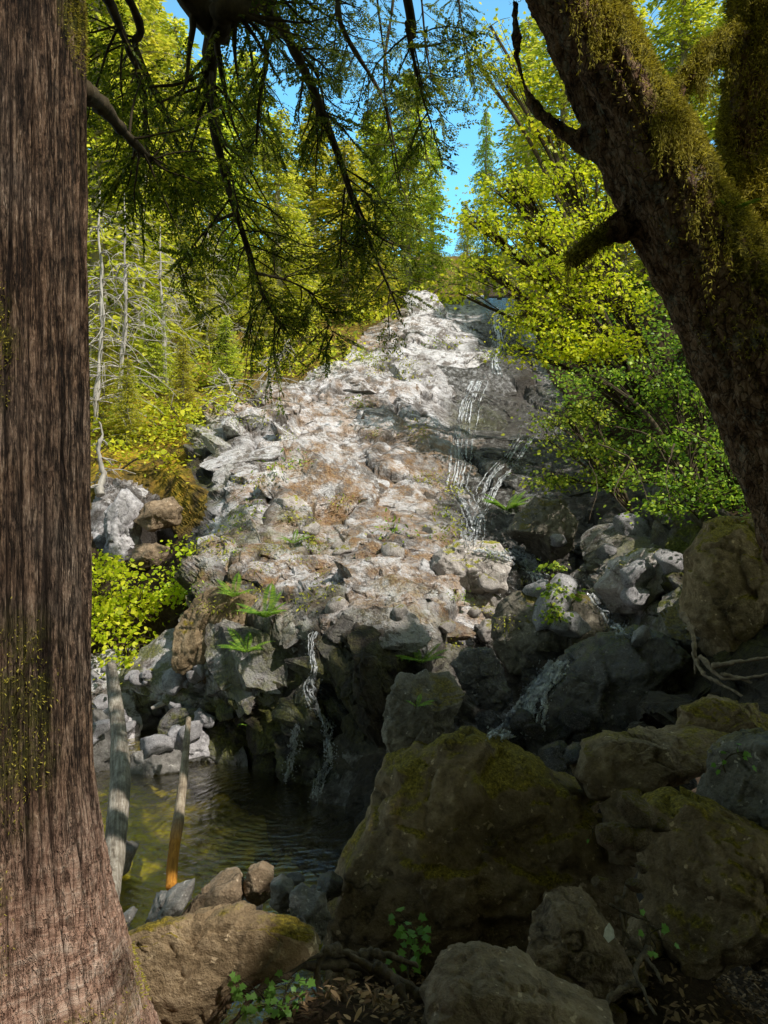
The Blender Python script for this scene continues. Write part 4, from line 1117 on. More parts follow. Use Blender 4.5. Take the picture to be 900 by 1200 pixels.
def hemlock():
    t = thing('hemlock_tree', 'dark hemlock boughs hanging from above across the upper left', 'tree', (-2.2, -1.6, .6))
    o = np.array(t.location); acc = Acc(); out = O(); rs = np.random.RandomState(17)
    trunkP = A((-2.2, -1.6, .3), (-2.2, -1.6, 4), (-2.15, -1.55, 9), (-2.1, -1.5, 14))
    acc.add(*tube(catmull(trunkP, 30), np.linspace(.34, .12, 30), 16))
    Y = 3.6
    mains = [
        ([(-2.1, -1.5, 5.6), (-1.9, .8, 6.1), T(225, -40, 3.2), T(245, 40, 3.4), T(248, 120, Y), T(262, 200, Y), T(290, 290, Y + .2), T(310, 350, Y + .3), T(345, 400, Y + .4)], [.11, .08, .045, .036, .028, .02, .014, .009, .005], 55, (.25, .75)),
        ([(-2.1, -1.5, 6.4), (-1.2, 1.0, 6.6), T(290, -60, 3.6), T(330, 30, 3.8), T(360, 90, 3.9), T(392, 170, 4.0), T(415, 240, 4.1), T(440, 300, 4.2), T(470, 370, 4.3)], [.10, .07, .035, .026, .022, .017, .012, .009, .005], 42, (.2, .6)),
        ([(-2.1, -1.5, 5.2), (-1.6, 1.4, 5.4), T(215, -20, 3.1), T(265, 10, 3.1), T(300, 5, 3.2), T(340, -30, 3.3)], [.10, .07, .05, .045, .04, .03], 16, (.3, .6)),
        ([(-2.1, -1.5, 6.9), (-.6, 1.4, 6.4), T(470, -40, 3.4), T(478, 30, 3.5), T(484, 65, 3.5), T(500, 130, 3.6), T(515, 170, 3.7)], [.09, .06, .022, .016, .010, .004, .002], 14, (.2, .5)),
        ([(-2.1, -1.5, 6.0), (-1.5, 1.2, 6.0), T(300, -50, 3.9), T(312, 60, 4.0), T(305, 110, 4.1), T(300, 170, 4.2)], [.08, .05, .02, .014, .01, .005], 22, (.2, .5)),
        ([(-2.1, -1.5, 5.5), (-2.0, 1.4, 5.7), T(130, -40, 3.6), T(160, 60, 3.9), T(200, 150, 4.1), T(235, 230, 4.3)], [.08, .05, .026, .018, .012, .006], 34, (.25, .8)),
        ([(-2.1, -1.5, 6.1), (-1.4, 1.9, 6.6), T(370, -80, 4.6), T(400, 30, 4.8), T(450, 120, 5.0), T(470, 220, 5.1)], [.08, .05, .02, .016, .01, .005], 26, (.25, .7)),
    ]
    for P, R, nt, tl in mains:
        leafy_bough(acc, out, A(*P), R, rs, nt, tl, .33, dens=.8)
    # branch ends reaching out to the right of the main boughs
    for (P, R, nt) in (([T(392, 170, 4.0), T(430, 262, 4.1), T(470, 290, 4.2), T(500, 300, 4.3)], [.012, .008, .005, .003], 14),
                       ([T(276, 250, Y), T(250, 262, 3.7), T(225, 290, 3.8), T(205, 320, 3.9)], [.010, .007, .005, .002], 12),
                       ([T(300, 320, Y), T(340, 330, 3.8), T(370, 350, 3.9), T(392, 395, 4.0)], [.008, .006, .004, .002], 16),
                       ([T(404, 220, 4.0), T(400, 270, 4.0), T(399, 320, 4.0)], [.006, .004, .002], 8),
                       ([T(350, 60, 3.9), T(372, 90, 3.9), T(385, 150, 3.9)], [.01, .006, .003], 8)):
        leafy_bough(acc, out, A(*P), R, rs, nt, (.12, .4), .1, dens=.9)
    for k, (px, py, Y) in enumerate(((300, 130, 6.5), (350, 40, 7), (450, 60, 7.5), (500, 60, 7), (460, 180, 7.5), (540, 20, 7.5), (400, 20, 7), (490, 130, 7.5))):
        top = T(px - 30 + rs.uniform(-30, 30), -120, Y - .6)
        leafy_bough(acc, out, A((-1.6, 1.0, 6.9), top, T(px - 10, py - 90, Y - .2), T(px, py, Y), T(px + 14, py + 70, Y)), [.06, .02, .012, .008, .003], rs, 24, (.25, .8), .5, (.016, .030), dens=.85)
    obj('branches', acc.mesh('branches', o), M['darkbark'], t)
    finish_leaves(out, 'foliage', M['hem'], t, origin=o)
    return t


hem_t = hemlock()


def cedar_boughs():
    o = np.array(cedar_t.location); acc = Acc(); out = O(); rs = np.random.RandomState(23)
    leafy_bough(acc, out, A(T(96, 105, 2.15), T(120, 125, 2.35), T(150, 160, 2.6), T(185, 192, 2.9), T(215, 195, 3.2)), [.03, .024, .016, .011, .005], rs, 26, (.15, .5), .35)
    leafy_bough(acc, out, A(T(98, -60, 2.2), T(140, 30, 2.7), T(170, 120, 3.2), T(160, 210, 3.4)), [.02, .015, .01, .005], rs, 16, (.2, .6), .25)
    obj('branch', acc.mesh('branch', o), M['darkbark'], cedar_t)
    finish_leaves(out, 'foliage', M['hem'], cedar_t, origin=o)
    # moss tufts on the bark
    pr = cedM ** 2; pr /= pr.sum(); k = rs.choice(len(cedV), 16000, p=pr)
    P = cedV[k]; ctr = A(T(0, 600, 2.05)[0], 2.05, 0); nr = norm((P - ctr) * A(1, 1, 0))
    me = leaves('moss', P - o + rs.normal(0, .002, P.shape), nr + rs.normal(0, .6, P.shape) + A(0, 0, -.3), rs.normal(size=P.shape), rs.uniform(.005, .013, len(k)), .0025, 'diamond', .3)
    obj('moss', me, M['moss'], cedar_t)


cedar_boughs()


SHADE = []
for (a, b, c, d, n) in ((250, 780, 560, 960, 60), (610, 560, 900, 640, 50), (620, 740, 900, 870, 60), (800, 640, 900, 740, 20), (620, 440, 700, 560, 20)):
    for _ in range(n): SHADE.append(hit(random.uniform(a, c), random.uniform(b, d))[0])
for _ in range(300):
    py = random.uniform(860, 1200); SHADE.append(T(random.uniform(390, 960), py, 4.4 - (py - 860) / 340 * 1.9))
for _ in range(110): SHADE.append(T(random.uniform(-60, 100), random.uniform(280, 930), 1.85))
SHADE = np.array(SHADE)


def shade_canopy(parent, name, nclump, box, mat, seed, rad, per, leafL, shape, keep=1.0):
    """unseen leaf clumps added out of view to shade the foreground; open where sunlight reaches the ground in the photo"""
    rs = np.random.RandomState(seed); o = np.array(parent.location)
    P = []; N = []; D = []; L = []
    (x0, x1), (y0, y1), (z0, z1) = box; c = 0; tries = 0
    acc = Acc()
    while c < nclump and tries < nclump * 30:
        tries += 1
        q = A(rs.uniform(x0, x1), rs.uniform(y0, y1), rs.uniform(z0, z1))
        if z0 > 5.9 and rs.rand() < .5:
            sp = SHADE[rs.randint(len(SHADE))]; q = sp + SUN * (rs.uniform(6.2, 12) - sp[2]) / SUN[2] + rs.normal(0, .25, 3)
        if q[1] > .2 and (q[2] - rad * 1.3 - CZ) / q[1] < .72 and abs(q[0]) - rad < .55 * q[1]: continue
        w = q - LIT; al = w @ SUN; dist = np.linalg.norm(w - al[:, None] * SUN, axis=1)
        if (dist < rad * keep * LITR)[al > 0].any(): continue
        k = per
        u = rs.normal(size=(k, 3)) * rad * A(.55, .55, .3)
        P.append(q + u); N.append(rs.normal(0, .5, (k, 3)) + A(0, 0, 1)); D.append(rs.normal(size=(k, 3))); L.append(rs.uniform(*leafL, k))
        c += 1
    print('shade_canopy', name, c, tries)
    L = np.concatenate(L)
    me = leaves(name, np.concatenate(P) - o, np.concatenate(D), np.concatenate(N), L, L * .8, shape)
    obj(name, me, mat, parent)


shade_canopy(maple_t, 'crown', 640, ((-4, 11), (-9, 7), (6.0, 13)), M['vine'], 41, .75, 120, (.12, .22), 'maple')  # unseen clumps added over the maple, many set along sun rays for shade
shade_canopy(hem_t, 'crown', 420, ((-9, 5), (-10, 5), (6.5, 13)), M['hem'], 42, .75, 150, (.12, .22), 'diamond')  # more unseen clumps added overhead as shade, left open towards the sunlit spots
shade_canopy(hem_t, 'light_block_clumps', 330, ((-9, 9), (-9, -2.2), (1.2, 7)), M['hem'], 43, .8, 130, (.14, .24), 'diamond')  # leaf clumps added low behind the camera to block sky light


# ------------------------------------------------------------------ background conifers
def conifer_mesh(seed, H, R, nbr, leafL, bare=.15, per=46, shape='diamond', droop=.35):
    rs = np.random.RandomState(seed)
    acc = Acc(); C = catmull(A((0, 0, 0), (rs.normal(0, .1), rs.normal(0, .1), H * .5), (0, 0, H)), 24)
    acc.add(*tube(C, np.linspace(H * .014 + .03, .015, 24), 8))
    P = []; N = []; D = []; L = []
    for b in range(nbr):
        u = bare + (1 - bare) * rs.rand() ** .85; z = H * u; a = rs.uniform(0, 2 * np.pi)
        ln = R * (1 - u) ** .65 * rs.uniform(.55, 1.1) + .12
        ctr = np.interp(z, np.linspace(0, H, 24), C[:, 0]), np.interp(z, np.linspace(0, H, 24), C[:, 1])
        d0 = A(math.cos(a), math.sin(a), 0)
        m = 8; tt = np.linspace(0, 1, m)[:, None]
        bp = A(ctr[0], ctr[1], z) + d0 * ln * tt + A(0, 0, 1) * (.18 * tt - droop * 1.2 * tt ** 2) * ln
        acc.add(*tube(bp, np.linspace(.022, .006, m), 4, False))
        k = max(6, int(per * (ln / R) ** .8))
        t = rs.rand(k) ** .7; base = np.stack([np.interp(t, tt[:, 0], bp[:, c]) for c in range(3)], 1)
        sd = A(-d0[1], d0[0], 0)
        wv = rs.normal(0, .16, k)[:, None] * ln * (1.1 - t[:, None]) + rs.normal(0, .07, (k, 1))
        p = base + sd * wv + np.stack([rs.normal(0, .04, k), rs.normal(0, .04, k), -np.abs(rs.normal(0, .10, k))], 1)
        P.append(p); N.append(rs.normal(0, .45, (k, 3)) + A(0, 0, 1)); D.append(d0 * .8 + sd * np.sign(wv) * .7 + rs.normal(0, .4, (k, 3)) + A(0, 0, -.4)); L.append(rs.uniform(*leafL, k))
    L = np.concatenate(L)
    crown = leaves('crown', np.concatenate(P), np.concatenate(D), np.concatenate(N), L, L * .45, shape)
    return acc.mesh('trunk'), crown


CON = [conifer_mesh(200 + k, 12, r, nb, (.10, .24), ba, 60) for k, (r, nb, ba) in enumerate(((1.9, 300, .08), (1.5, 240, .15), (2.2, 340, .05), (1.3, 190, .25)))]
for tm, cm in CON: tm.materials.append(M['paletrunk']); cm.materials.append(M['conif'])


def place_conifer(px, py, Y, toppy, k, label, rz, wide=1.0):
    base = T(px, py, Y); H = (py - toppy) / F * Y
    s = H / 12
    t = thing('conifer_tree', label, 'tree', base, 'conifers on the slope behind the cliff'); t.rotation_euler.z = rz
    t.scale = (s * wide, s * wide, s)
    for nm, me in zip(('trunk', 'crown'), CON[k]):
        c = bpy.data.objects.new(nm, me); COL.objects.link(c); c.parent = t
    return t


con_list = [
    (118, 470, 19, -120, 0, 'tall conifer just beside the left trunk, cut off by the top edge', 1.3),
    (160, 440, 24, -60, 2, 'second tall conifer to the right of the cedar trunk', 1.2),
    (205, 430, 28, 20, 0, 'dense conifer behind the left hanging bough', 1.3),
    (140, 400, 32, -90, 2, 'very tall conifer far back on the left slope', 1.3),
    (250, 420, 30, 60, 1, 'conifer rising behind the bleached dead branches', 1.5),
    (290, 410, 33, 60, 2, 'yellow-green conifer above the left shoulder of the dome', 1.4),
    (330, 400, 27, 130, 0, 'short bushy conifer over the left shoulder of the dome', 1.4),
    (370, 390, 34, 110, 1, 'slender conifer behind the second hanging bough', 1.6),
    (405, 385, 30, 165, 2, 'broad conifer on the crest left of the cliff top', 2.0),
    (440, 372, 36, 130, 0, 'conifer on the crest with its tip below the blue gap', 1.9),
    (480, 362, 34, 85, 2, 'tall yellow-tipped conifer left of the narrow sky gap', 1.2),
    (505, 360, 38, 150, 1, 'small conifer right at the foot of the sky gap', 1.2),
    (545, 352, 40, 235, 0, 'low conifer directly above the cliff notch', 1.2),
    (570, 350, 36, 130, 2, 'conifer just right of the narrow sky gap', .8),
    (620, 345, 34, 20, 0, 'tall conifer behind the bright vine maple', 1.2),
    (665, 345, 30, -60, 2, 'dark tall conifer behind the leaning maple trunk', 1.3),
    (730, 340, 27, -60, 0, 'conifer glimpsed between the leaning trunk and the mossy limb', 1.3),
    (800, 330, 22, -100, 2, 'conifer glimpsed between the forks of the mossy maple', 1.3),
    (880, 330, 20, -100, 0, 'conifer at the far right behind the mossy maple', 1.3),
    (60, 430, 22, -120, 2, 'conifer hidden mostly behind the cedar trunk', 1.4),
    (180, 380, 40, 0, 1, 'thin distant conifer between the left-hand firs', 1.5),
    (150, 530, 14.5, 420, 2, 'young bushy conifer among the dead trees nearest the cedar trunk', 1.6),
    (215, 500, 16, 395, 0, 'young conifer behind the golden yellow bush', 1.5),
    (118, 520, 15.5, 370, 0, 'narrow young conifer tight beside the cedar trunk', 1.4),
    (265, 470, 18, 370, 2, 'young conifer at the left end of the yellow thicket', 1.6),
    (180, 480, 18, 340, 2, 'middle-sized conifer standing among the dead trees', 1.4),
    (240, 455, 22, 300, 0, 'middle-sized conifer behind the dead tree by the thicket', 1.5),
    (310, 430, 23, 300, 2, 'middle-sized conifer on the crest over the dome', 1.5),
    (345, 370, 42, 200, 2, 'distant conifer low on the skyline left of centre', 1.4),
]
for k, (px, py, Y, tp, v, lb, wd) in enumerate(con_list):
    place_conifer(px, py, Y, tp, v, lb, k * 2.4, wd)


# ------------------------------------------------------------------ leafy shrubs / vine maples
def shrub(name, label, cat, base, blobs, leafL, mat, stemmat, seed, dens=60, shape='maple', spray=.35, flat=.34, group=None, lean=(0, 0, 0)):
    """blobs: (centre xyz, radius xyz) volumes filled with flat sprays of leaves on twigs that run back to the base"""
    rs = np.random.RandomState(seed); base = np.asarray(base, float)
    t = thing(name, label, cat, base, group)
    acc = Acc(); P = []; N = []; D = []; L = []
    for c, r in blobs:
        c = np.asarray(c, float); r = np.asarray(r, float)
        # limb to the blob
        mid = (base + c) / 2 + A(rs.normal(0, .1), 0, .25 * np.linalg.norm(c - base) * .4)
        limb = catmull(A(base, mid, c), 14); rr = .012 + .010 * np.linalg.norm(c - base)
        acc.add(*tube(limb, np.linspace(rr, rr * .35, 14), 6, False))
        nsp = max(5, int(dens * (r[0] * r[2]) ** .6 / spray))
        for s in range(nsp):
            u = rs.normal(size=3); u = u / np.linalg.norm(u) * rs.rand() ** .45
            q = c + u * r
            if perlin(A([q[0] * 9 / spray * .12, q[1] * 2, q[2] * 9 / spray * .12]), seed)[0] < -.10: continue
            tw = catmull(A(limb[rs.randint(6, 14)], (c + q) / 2 + rs.normal(0, .05, 3), q), 8)
            acc.add(*tube(tw, np.linspace(.010, .003, 8) * (rr / .03) ** .5, 3, False))
            k = rs.randint(18, 34); sp = spray * rs.uniform(.5, 1.25)
            nrm = norm(A(rs.normal(0, .55), rs.normal(0, .55) - .2, 1))
            v = rs.normal(size=(k, 3)) * A(1, 1, flat) * sp * .55; v[:, 2] -= np.hypot(v[:, 0], v[:, 1]) * .2
            P.append(q + v); N.append(nrm + rs.normal(0, .55, (k, 3))); D.append(v * A(1, 1, 0) / sp + rs.normal(0, .4, (k, 3)) + A(*lean) + A(0, 0, -.25)); L.append(leafL[0] * .6 + (leafL[1] - leafL[0] * .6) * rs.rand(k) ** 1.4)
    L = np.concatenate(L)
    obj('stems', acc.mesh('stems', base), stemmat, t)
    obj('foliage', leaves('foliage', np.concatenate(P) - base, np.concatenate(D), np.concatenate(N), L, L * .95, shape), mat, t)
    return t


def bl(*L):
    """(px,py,Y, half width px, half height px)"""
    return [(T(px, py, Y), A(w * Y / F, max(w, h) * Y / F * .6, h * Y / F)) for px, py, Y, w, h in L]


shrub('vine_maple', 'large sunlit yellow-green vine maple overhanging the right side of the cliff', 'tree', T(770, 520, 15),
      bl((600, 220, 14, 50, 22), (660, 205, 14, 50, 25), (560, 260, 13.5, 38, 20), (620, 270, 13.5, 55, 25), (690, 255, 14, 45, 30), (560, 315, 13.5, 36, 18), (630, 320, 13, 45, 28), (690, 310, 13, 50, 30),
         (615, 365, 13, 32, 26), (670, 360, 13, 45, 28), (720, 350, 13, 40, 30), (610, 410, 13, 26, 18), (655, 405, 13, 40, 20), (710, 400, 13, 45, 22), (540, 345, 14, 14, 8)), (.045, .085), M['vine'], M['darkbark'], 301, 46, spray=.38)
shrub('vine_maple', 'smaller vine maple with yellow tops high behind the leaning trunk', 'tree', T(700, 350, 26),
      bl((575, 30, 26, 30, 20), (590, 90, 26, 35, 18), (560, 75, 26, 30, 14), (650, 150, 26, 40, 20), (740, 40, 26, 60, 40), (700, 100, 26, 50, 30), (800, 60, 26, 40, 40)), (.10, .17), M['vine'], M['darkbark'], 302, 26, spray=.75)
shrub('leafy_shrub', 'green shrub with drooping layered sprays over the upper right of the cascade', 'shrub', T(740, 600, 10),
      bl((660, 488, 10.5, 32, 12), (640, 515, 10.3, 20, 10), (690, 480, 10.5, 32, 14), (680, 525, 10, 38, 15), (650, 560, 10, 22, 9), (710, 555, 10, 30, 13)), (.04, .07), M['shrub'], M['darkbark'], 303, 46, shape='oval', spray=.32)
shrub('leafy_shrub', 'wide green shrub right of the cascade beneath the leaning trunk', 'shrub', T(830, 620, 8.5),
      bl((760, 480, 9, 28, 12), (790, 455, 9, 30, 14), (770, 520, 8.8, 40, 16), (820, 510, 8.6, 36, 18), (745, 560, 8.6, 30, 12), (800, 560, 8.4, 40, 16), (700, 440, 10.5, 40, 16), (760, 430, 9.5, 40, 16), (820, 470, 8.8, 30, 16), (780, 590, 8.2, 40, 10), (845, 575, 8, 40, 20), (850, 530, 8, 30, 16)), (.035, .062), M['shrub'], M['darkbark'], 304, 46, shape='oval', spray=.3)
shrub('leafy_shrub', 'bright leafy shrub spilling over the sunny bank beside the left trunk', 'shrub', T(140, 780, 9),
      bl((120, 690, 9, 40, 28), (160, 705, 8.9, 36, 24), (125, 735, 8.6, 42, 26), (170, 745, 8.6, 34, 20), (150, 765, 8.4, 50, 14), (110, 660, 9.4, 30, 14)), (.045, .085), M['vine'], M['darkbark'], 305, 58, shape='oval', spray=.34)
shrub('leafy_shrub', 'bright green bush between the small cave and the dome', 'shrub', T(235, 700, 8.9),
      bl((235, 640, 9, 26, 14), (225, 665, 8.9, 34, 14), (250, 672, 8.6, 22, 12), (215, 690, 8.8, 26, 12)), (.04, .075), M['vine'], M['darkbark'], 306, 44, shape='oval', spray=.3)
shrub('leafy_shrub', 'golden yellow bush above the small cave', 'shrub', T(230, 520, 14.5),
      bl((200, 475, 15, 26, 10), (235, 488, 14.5, 32, 12), (175, 500, 14.5, 26, 8), (258, 496, 14.2, 18, 9)), (.07, .12), M['yellow'], M['darkbark'], 307, 22, shape='oval', spray=.5)
shrub('leafy_shrub', 'yellow-green thicket along the crest at the left shoulder of the dome', 'shrub', T(330, 440, 19),
      bl((300, 420, 20, 30, 12), (335, 405, 20, 36, 14), (375, 392, 21, 30, 12), (310, 440, 19, 26, 8), (350, 430, 19, 26, 9), (400, 405, 21, 24, 12)), (.09, .16), M['yellow'], M['darkbark'], 308, 20, shape='oval', spray=.6)
shrub('leafy_shrub', 'dark green undergrowth bush at the left edge of the forest floor', 'shrub', T(140, 490, 17),
      bl((125, 450, 18, 40, 22), (170, 440, 19, 40, 20), (130, 485, 16.5, 40, 12), (215, 440, 20, 30, 18), (115, 400, 21, 30, 24)), (.09, .15), M['shrub'], M['darkbark'], 309, 20, shape='oval', spray=.55)
shrub('leafy_shrub', 'low yellow shrubs on the crest at the head of the waterfall', 'shrub', T(500, 350, 29),
      bl((470, 345, 30, 24, 10), (510, 340, 31, 24, 12), (548, 335, 31, 22, 12), (440, 365, 27, 20, 8)), (.14, .22), M['yellow'], M['darkbark'], 310, 14, shape='oval', spray=.8)
shrub('leafy_shrub', 'orange-yellow low bush on the mossy ledge beside the left trunk', 'shrub', T(130, 560, 13),
      bl((125, 520, 13.3, 20, 6), (185, 530, 13.0, 14, 5)), (.05, .10), M['yellow'], M['darkbark'], 311, 26, shape='oval', spray=.4)
shrub('leafy_shrub', 'small shrub sprouting from the grey boulder in the middle of the cascade', 'shrub', T(650, 712, 6.7),
      bl((648, 668, 6.8, 14, 10), (655, 690, 6.6, 10, 8), (650, 715, 6.5, 8, 12)), (.03, .055), M['shrub'], M['darkbark'], 312, 30, shape='oval', spray=.14)


# ------------------------------------------------------------------ dead trees
def dead_tree(label, base, H, seed, nb=50, bl_=1.6, lean=(0, 0)):
    rs = np.random.RandomState(seed); base = np.asarray(base)
    t = thing('dead_tree', label, 'tree', base, 'bleached dead trees on the left slope')
    acc = Acc(); C = catmull(A((0, 0, 0), (lean[0] * .5, lean[1] * .5, H * .5), (lean[0], lean[1], H)), 20); C[1:] += np.cumsum(rs.normal(0, .018, (19, 3)), 0)
    acc.add(*tube(C, np.linspace(.06, .012, 20) * (1 + .2 * rs.normal(size=20)), 8)); obj('trunk', acc.mesh('trunk'), M['dead'], t)
    acc = Acc()
    for k in range(nb):
        u = rs.uniform(.1, .95); p = C[int(u * 19)]; a = rs.uniform(0, 6.28); L = bl_ * (1.1 - u) * rs.uniform(.5, 1.2); m = 9
        d = A(math.cos(a), math.sin(a), rs.uniform(-.1, .5)); pts = [p]
        for s in range(m):
            d = norm(d + A(0, 0, -.12) + rs.normal(0, .12, 3)); p = p + d * L / m; pts.append(p)
            if s > 2 and rs.rand() < .6:
                e = norm(d + rs.normal(0, .7, 3)); l2 = L * rs.uniform(.15, .4)
                acc.add(*tube(catmull(A(p, p + e * l2 * .5 + A(0, 0, -.02), p + e * l2 + A(0, 0, -.1 * l2)), 5), np.linspace(.006, .003, 5), 3, False))
        acc.add(*tube(np.array(pts), np.linspace(.012, .004, m + 1), 4, False))
    tag(obj('branches', acc.mesh('branches'), M['dead'], t))


dead_tree('bleached dead tree with bare silver branches next to the left trunk', T(140, 470, 15.5), 4.2, 401, 70, 1.6, (.2, 0))
dead_tree('second bleached dead tree, slimmer, behind the golden bush', T(195, 455, 18), 3.8, 402, 64, 1.5, (-.2, 0))
dead_tree('dead grey sapling leaning on the left shoulder of the dome', T(283, 480, 15.5), 1.0, 403, 26, 1.1, (-.5, -.2))
dead_tree('third bleached dead tree, between the first two and farther back', T(168, 430, 22), 6.0, 405, 80, 2.2, (.1, 0))
dead_tree('bleached dead tree close against the right side of the cedar trunk', T(112, 500, 15), 4.6, 406, 70, 1.7, (.05, 0))
dead_tree('bleached dead tree left of the yellow thicket on the crest', T(245, 430, 22), 4.5, 407, 70, 2.0, (-.1, 0))
dead_tree('low tangle of a bleached dead tree on the dome top', T(300, 468, 15.5), 1.2, 408, 34, 1.4, (.7, 0))
dead_tree('short bare snag at the far left above the mossy ledge', T(118, 580, 11.8), 1.1, 404, 16, .7, (-.15, 0))


# ------------------------------------------------------------------ ferns, tufts, ivy
def fern(label, base, n, L, seed, nrm=(0, -.6, .6), cat='fern', width=.17):
    rs = np.random.RandomState(seed); base = np.asarray(base)
    t = thing('fern', label, cat, base)
    nv = norm(A(*nrm))
    for k in range(n):
        a = rs.uniform(0, 6.28); out = norm(A(math.cos(a), math.sin(a) * .7, 0) + nv * .8)
        l = L * rs.uniform(.6, 1.1); m = 38; tt = np.linspace(0, 1, m)[:, None]
        R = out * l * tt + A(0, 0, -1) * tt ** 2 * l * .45 + A(0, 0, 1) * tt * l * .25
        tg = norm(np.gradient(R, axis=0)); side = norm(np.cross(tg, A(0, 0, 1) + nv * .3)); up = np.cross(side, tg)
        P, D, N, LL = [], [], [], []
        pl = l * width * np.sin(np.clip(tt[:, 0] * 1.0 + .12, 0, 1) * np.pi) ** .8 + .004
        for sg in (-1, 1):
            P.append(R[2:]); D.append((side * sg + tg * .45)[2:] + A(0, 0, -.15)); N.append(up[2:]); LL.append(pl[2:])
        LLc = np.concatenate(LL)
        V1, Q1 = tube(R, np.linspace(.003, .001, m), 4, False)
        me = leaves('frond', np.concatenate(P), np.concatenate(D), np.concatenate(N), LLc, l * .018 + LLc * .06, 'oval', .15)
        obj('frond', me, M['fern'], t)
    return t


for (px, py, n, L, lb, sd) in (
        (315, 725, 16, .42, 'large bright fern on the left end of the dark wall', 1), (292, 765, 12, .38, 'drooping fern just below the large bright one', 2),
        (492, 780, 15, .30, 'flat spreading fern on the mossy rock above the huge boulder', 3), (592, 600, 16, .62, 'fern leaning over the leaning dark boulder in the cascade', 4),
        (487, 826, 6, .16, 'tiny fern low on the mossy rock above the huge boulder', 5), (290, 850, 6, .2, 'small fern hanging low on the dark wall above the pool', 6),
        (345, 640, 8, .3, 'small fern on the sunny ledge of the dome', 7), (275, 700, 9, .3, 'fern at the mossy corner left of the large bright one', 8)):
    p, nr = hit(px, py, .03)
    fern(lb, p, n, L, 500 + sd)
fern('small dark-leaved fern growing in the crotch of the leaning maple', T(845, 255, 2.78), 7, .17, 520)


def tuft(p, nr, s, rs, label, group, mat):
    k = 60; u = rs.normal(size=(k, 3)) * A(.42, .3, .26) * s
    D = u / s + rs.normal(0, .5, (k, 3)) + nr * .3 - A(0, 0, .2)
    me = leaves('rock_plant', u + nr * s * .2, D, rs.normal(0, .5, (k, 3)) + A(0, 0, 1), rs.uniform(.10, .26, k) * s, s * .10, 'oval', .3)
    tag(obj('rock_plant', me, mat, loc=p), label, 'plant', group)


rs = np.random.RandomState(77)
for (a, b, c, d, n, s) in ((250, 470, 560, 640, 26, .30), (230, 640, 420, 720, 16, .18), (420, 390, 600, 470, 12, .5), (520, 640, 620, 760, 8, .14)):
    for _ in range(n):
        px, py = rs.uniform(a, c), rs.uniform(b, d)
        if py < np.interp(px, [230, 330, 440], [500, 462, 400]): continue
        p, nr = hit(px, py, .0)
        tuft(p, nr, s * rs.uniform(.6, 1.2), rs, 'small yellow-green plant tuft rooted in a crack of the sunlit cliff', 'plant tufts in the cliff cracks', M['grass'] if rs.rand() < .7 else M['shrub'])


def vineling(label, pts, nleaf, L, seed):
    rs = np.random.RandomState(seed); base = A(*pts[0]); t = thing('seedling', label, 'plant', base)
    acc = Acc(); P, D = [], []
    C = catmull(A(*pts), 20); acc.add(*tube(C, np.linspace(.003, .0015, 20), 4, False))
    for k in range(nleaf):
        c = C[rs.randint(4, 20)]; e = norm(A(rs.normal(), rs.normal() * .5 - .3, rs.normal() * .6 + .2)); q = c + e * rs.uniform(.02, .075)
        acc.add(*tube(A(c, (c + q) / 2 + A(0, 0, .005), q), .001, 3, False)); P.append(q - base); D.append(e * .7 + A(0, -.1, -.5))
    obj('stem', acc.mesh('stem', base), M['darkbark'], t)
    k = len(P)
    for q, d in zip(P, D):
        obj('leaf', leaves('leaf', A(q), A(d), A((rs.normal(0, .3), -.9, .7)), rs.uniform(*L) * .62, rs.uniform(*L) * .62, 'maple', .1), M['ivy'], t)


vineling('lobed-leaf ivy seedling climbing the foot of the huge mossy boulder', [T(482, 1165, 2.9), T(478, 1130, 3.0), T(486, 1095, 3.05), T(466, 1066, 3.1)], 34, (.04, .065), 601)
vineling('clump of lobed green leaves on the roots at the bottom left', [T(320, 1200, 2.35), T(315, 1180, 2.35), T(300, 1160, 2.38), T(285, 1165, 2.4)], 44, (.03, .045), 602)
vineling('right-hand shoot of lobed leaves above the bottom roots', [T(325, 1200, 2.37), T(330, 1180, 2.35), T(338, 1155, 2.38), T(345, 1145, 2.4)], 24, (.03, .045), 605)
vineling('small green seedling under the flat rock with bright moss', [T(850, 905, 3.0), T(848, 895, 2.98), T(855, 885, 2.95), T(865, 882, 2.95)], 12, (.03, .045), 603)
vineling('small seedling in front of the square mossy boulder', [T(765, 1120, 2.55), T(768, 1108, 2.55), T(762, 1095, 2.55), T(775, 1088, 2.55)], 8, (.03, .045), 604)
vineling('tiny seedling on the right flank of the huge mossy boulder', [T(694, 980, 3.4), T(694, 972, 3.4), T(690, 966, 3.4)], 5, (.02, .035), 606)

# ------------------------------------------------------------------ logs, roots, litter
def log(name, label, P, R, mat, seed, cat='log', seg=20):
    rs = np.random.RandomState(seed); base = A(*P[len(P) // 2]); n = 90
    C = catmull(A(*P), n); Rr = np.interp(np.linspace(0, 1, n), np.linspace(0, 1, len(R)), R)
    Vv, Q = tube(C, Rr, seg)
    ctr = np.repeat(C, seg, 0); d = Vv[:n * seg] - ctr
    ds = np.linspace(0, 6, n).repeat(seg)
    ang = np.tile(np.arange(seg) / seg * 6.28, n)
    q = np.stack([np.cos(ang) * 2.2, np.sin(ang) * 2.2, ds * .8], 1) + seed
    Vv[:n * seg] = ctr + d * (1 + .16 * fbm(q, 4, seed))[:, None]
    # let the log's own long axis be its local Z so that the grain runs along it
    ax = Vector(tuple(C[0] - C[-1])).normalized(); rot = ax.to_track_quat('Z', 'Y'); Mi = np.array(rot.to_matrix())
    me = mesh_from(name, (Vv - base) @ Mi, quads=Q)
    o = obj(name, me, mat, loc=base); o.rotation_mode = 'QUATERNION'; o.rotation_quaternion = rot
    return tag(o, label, cat)


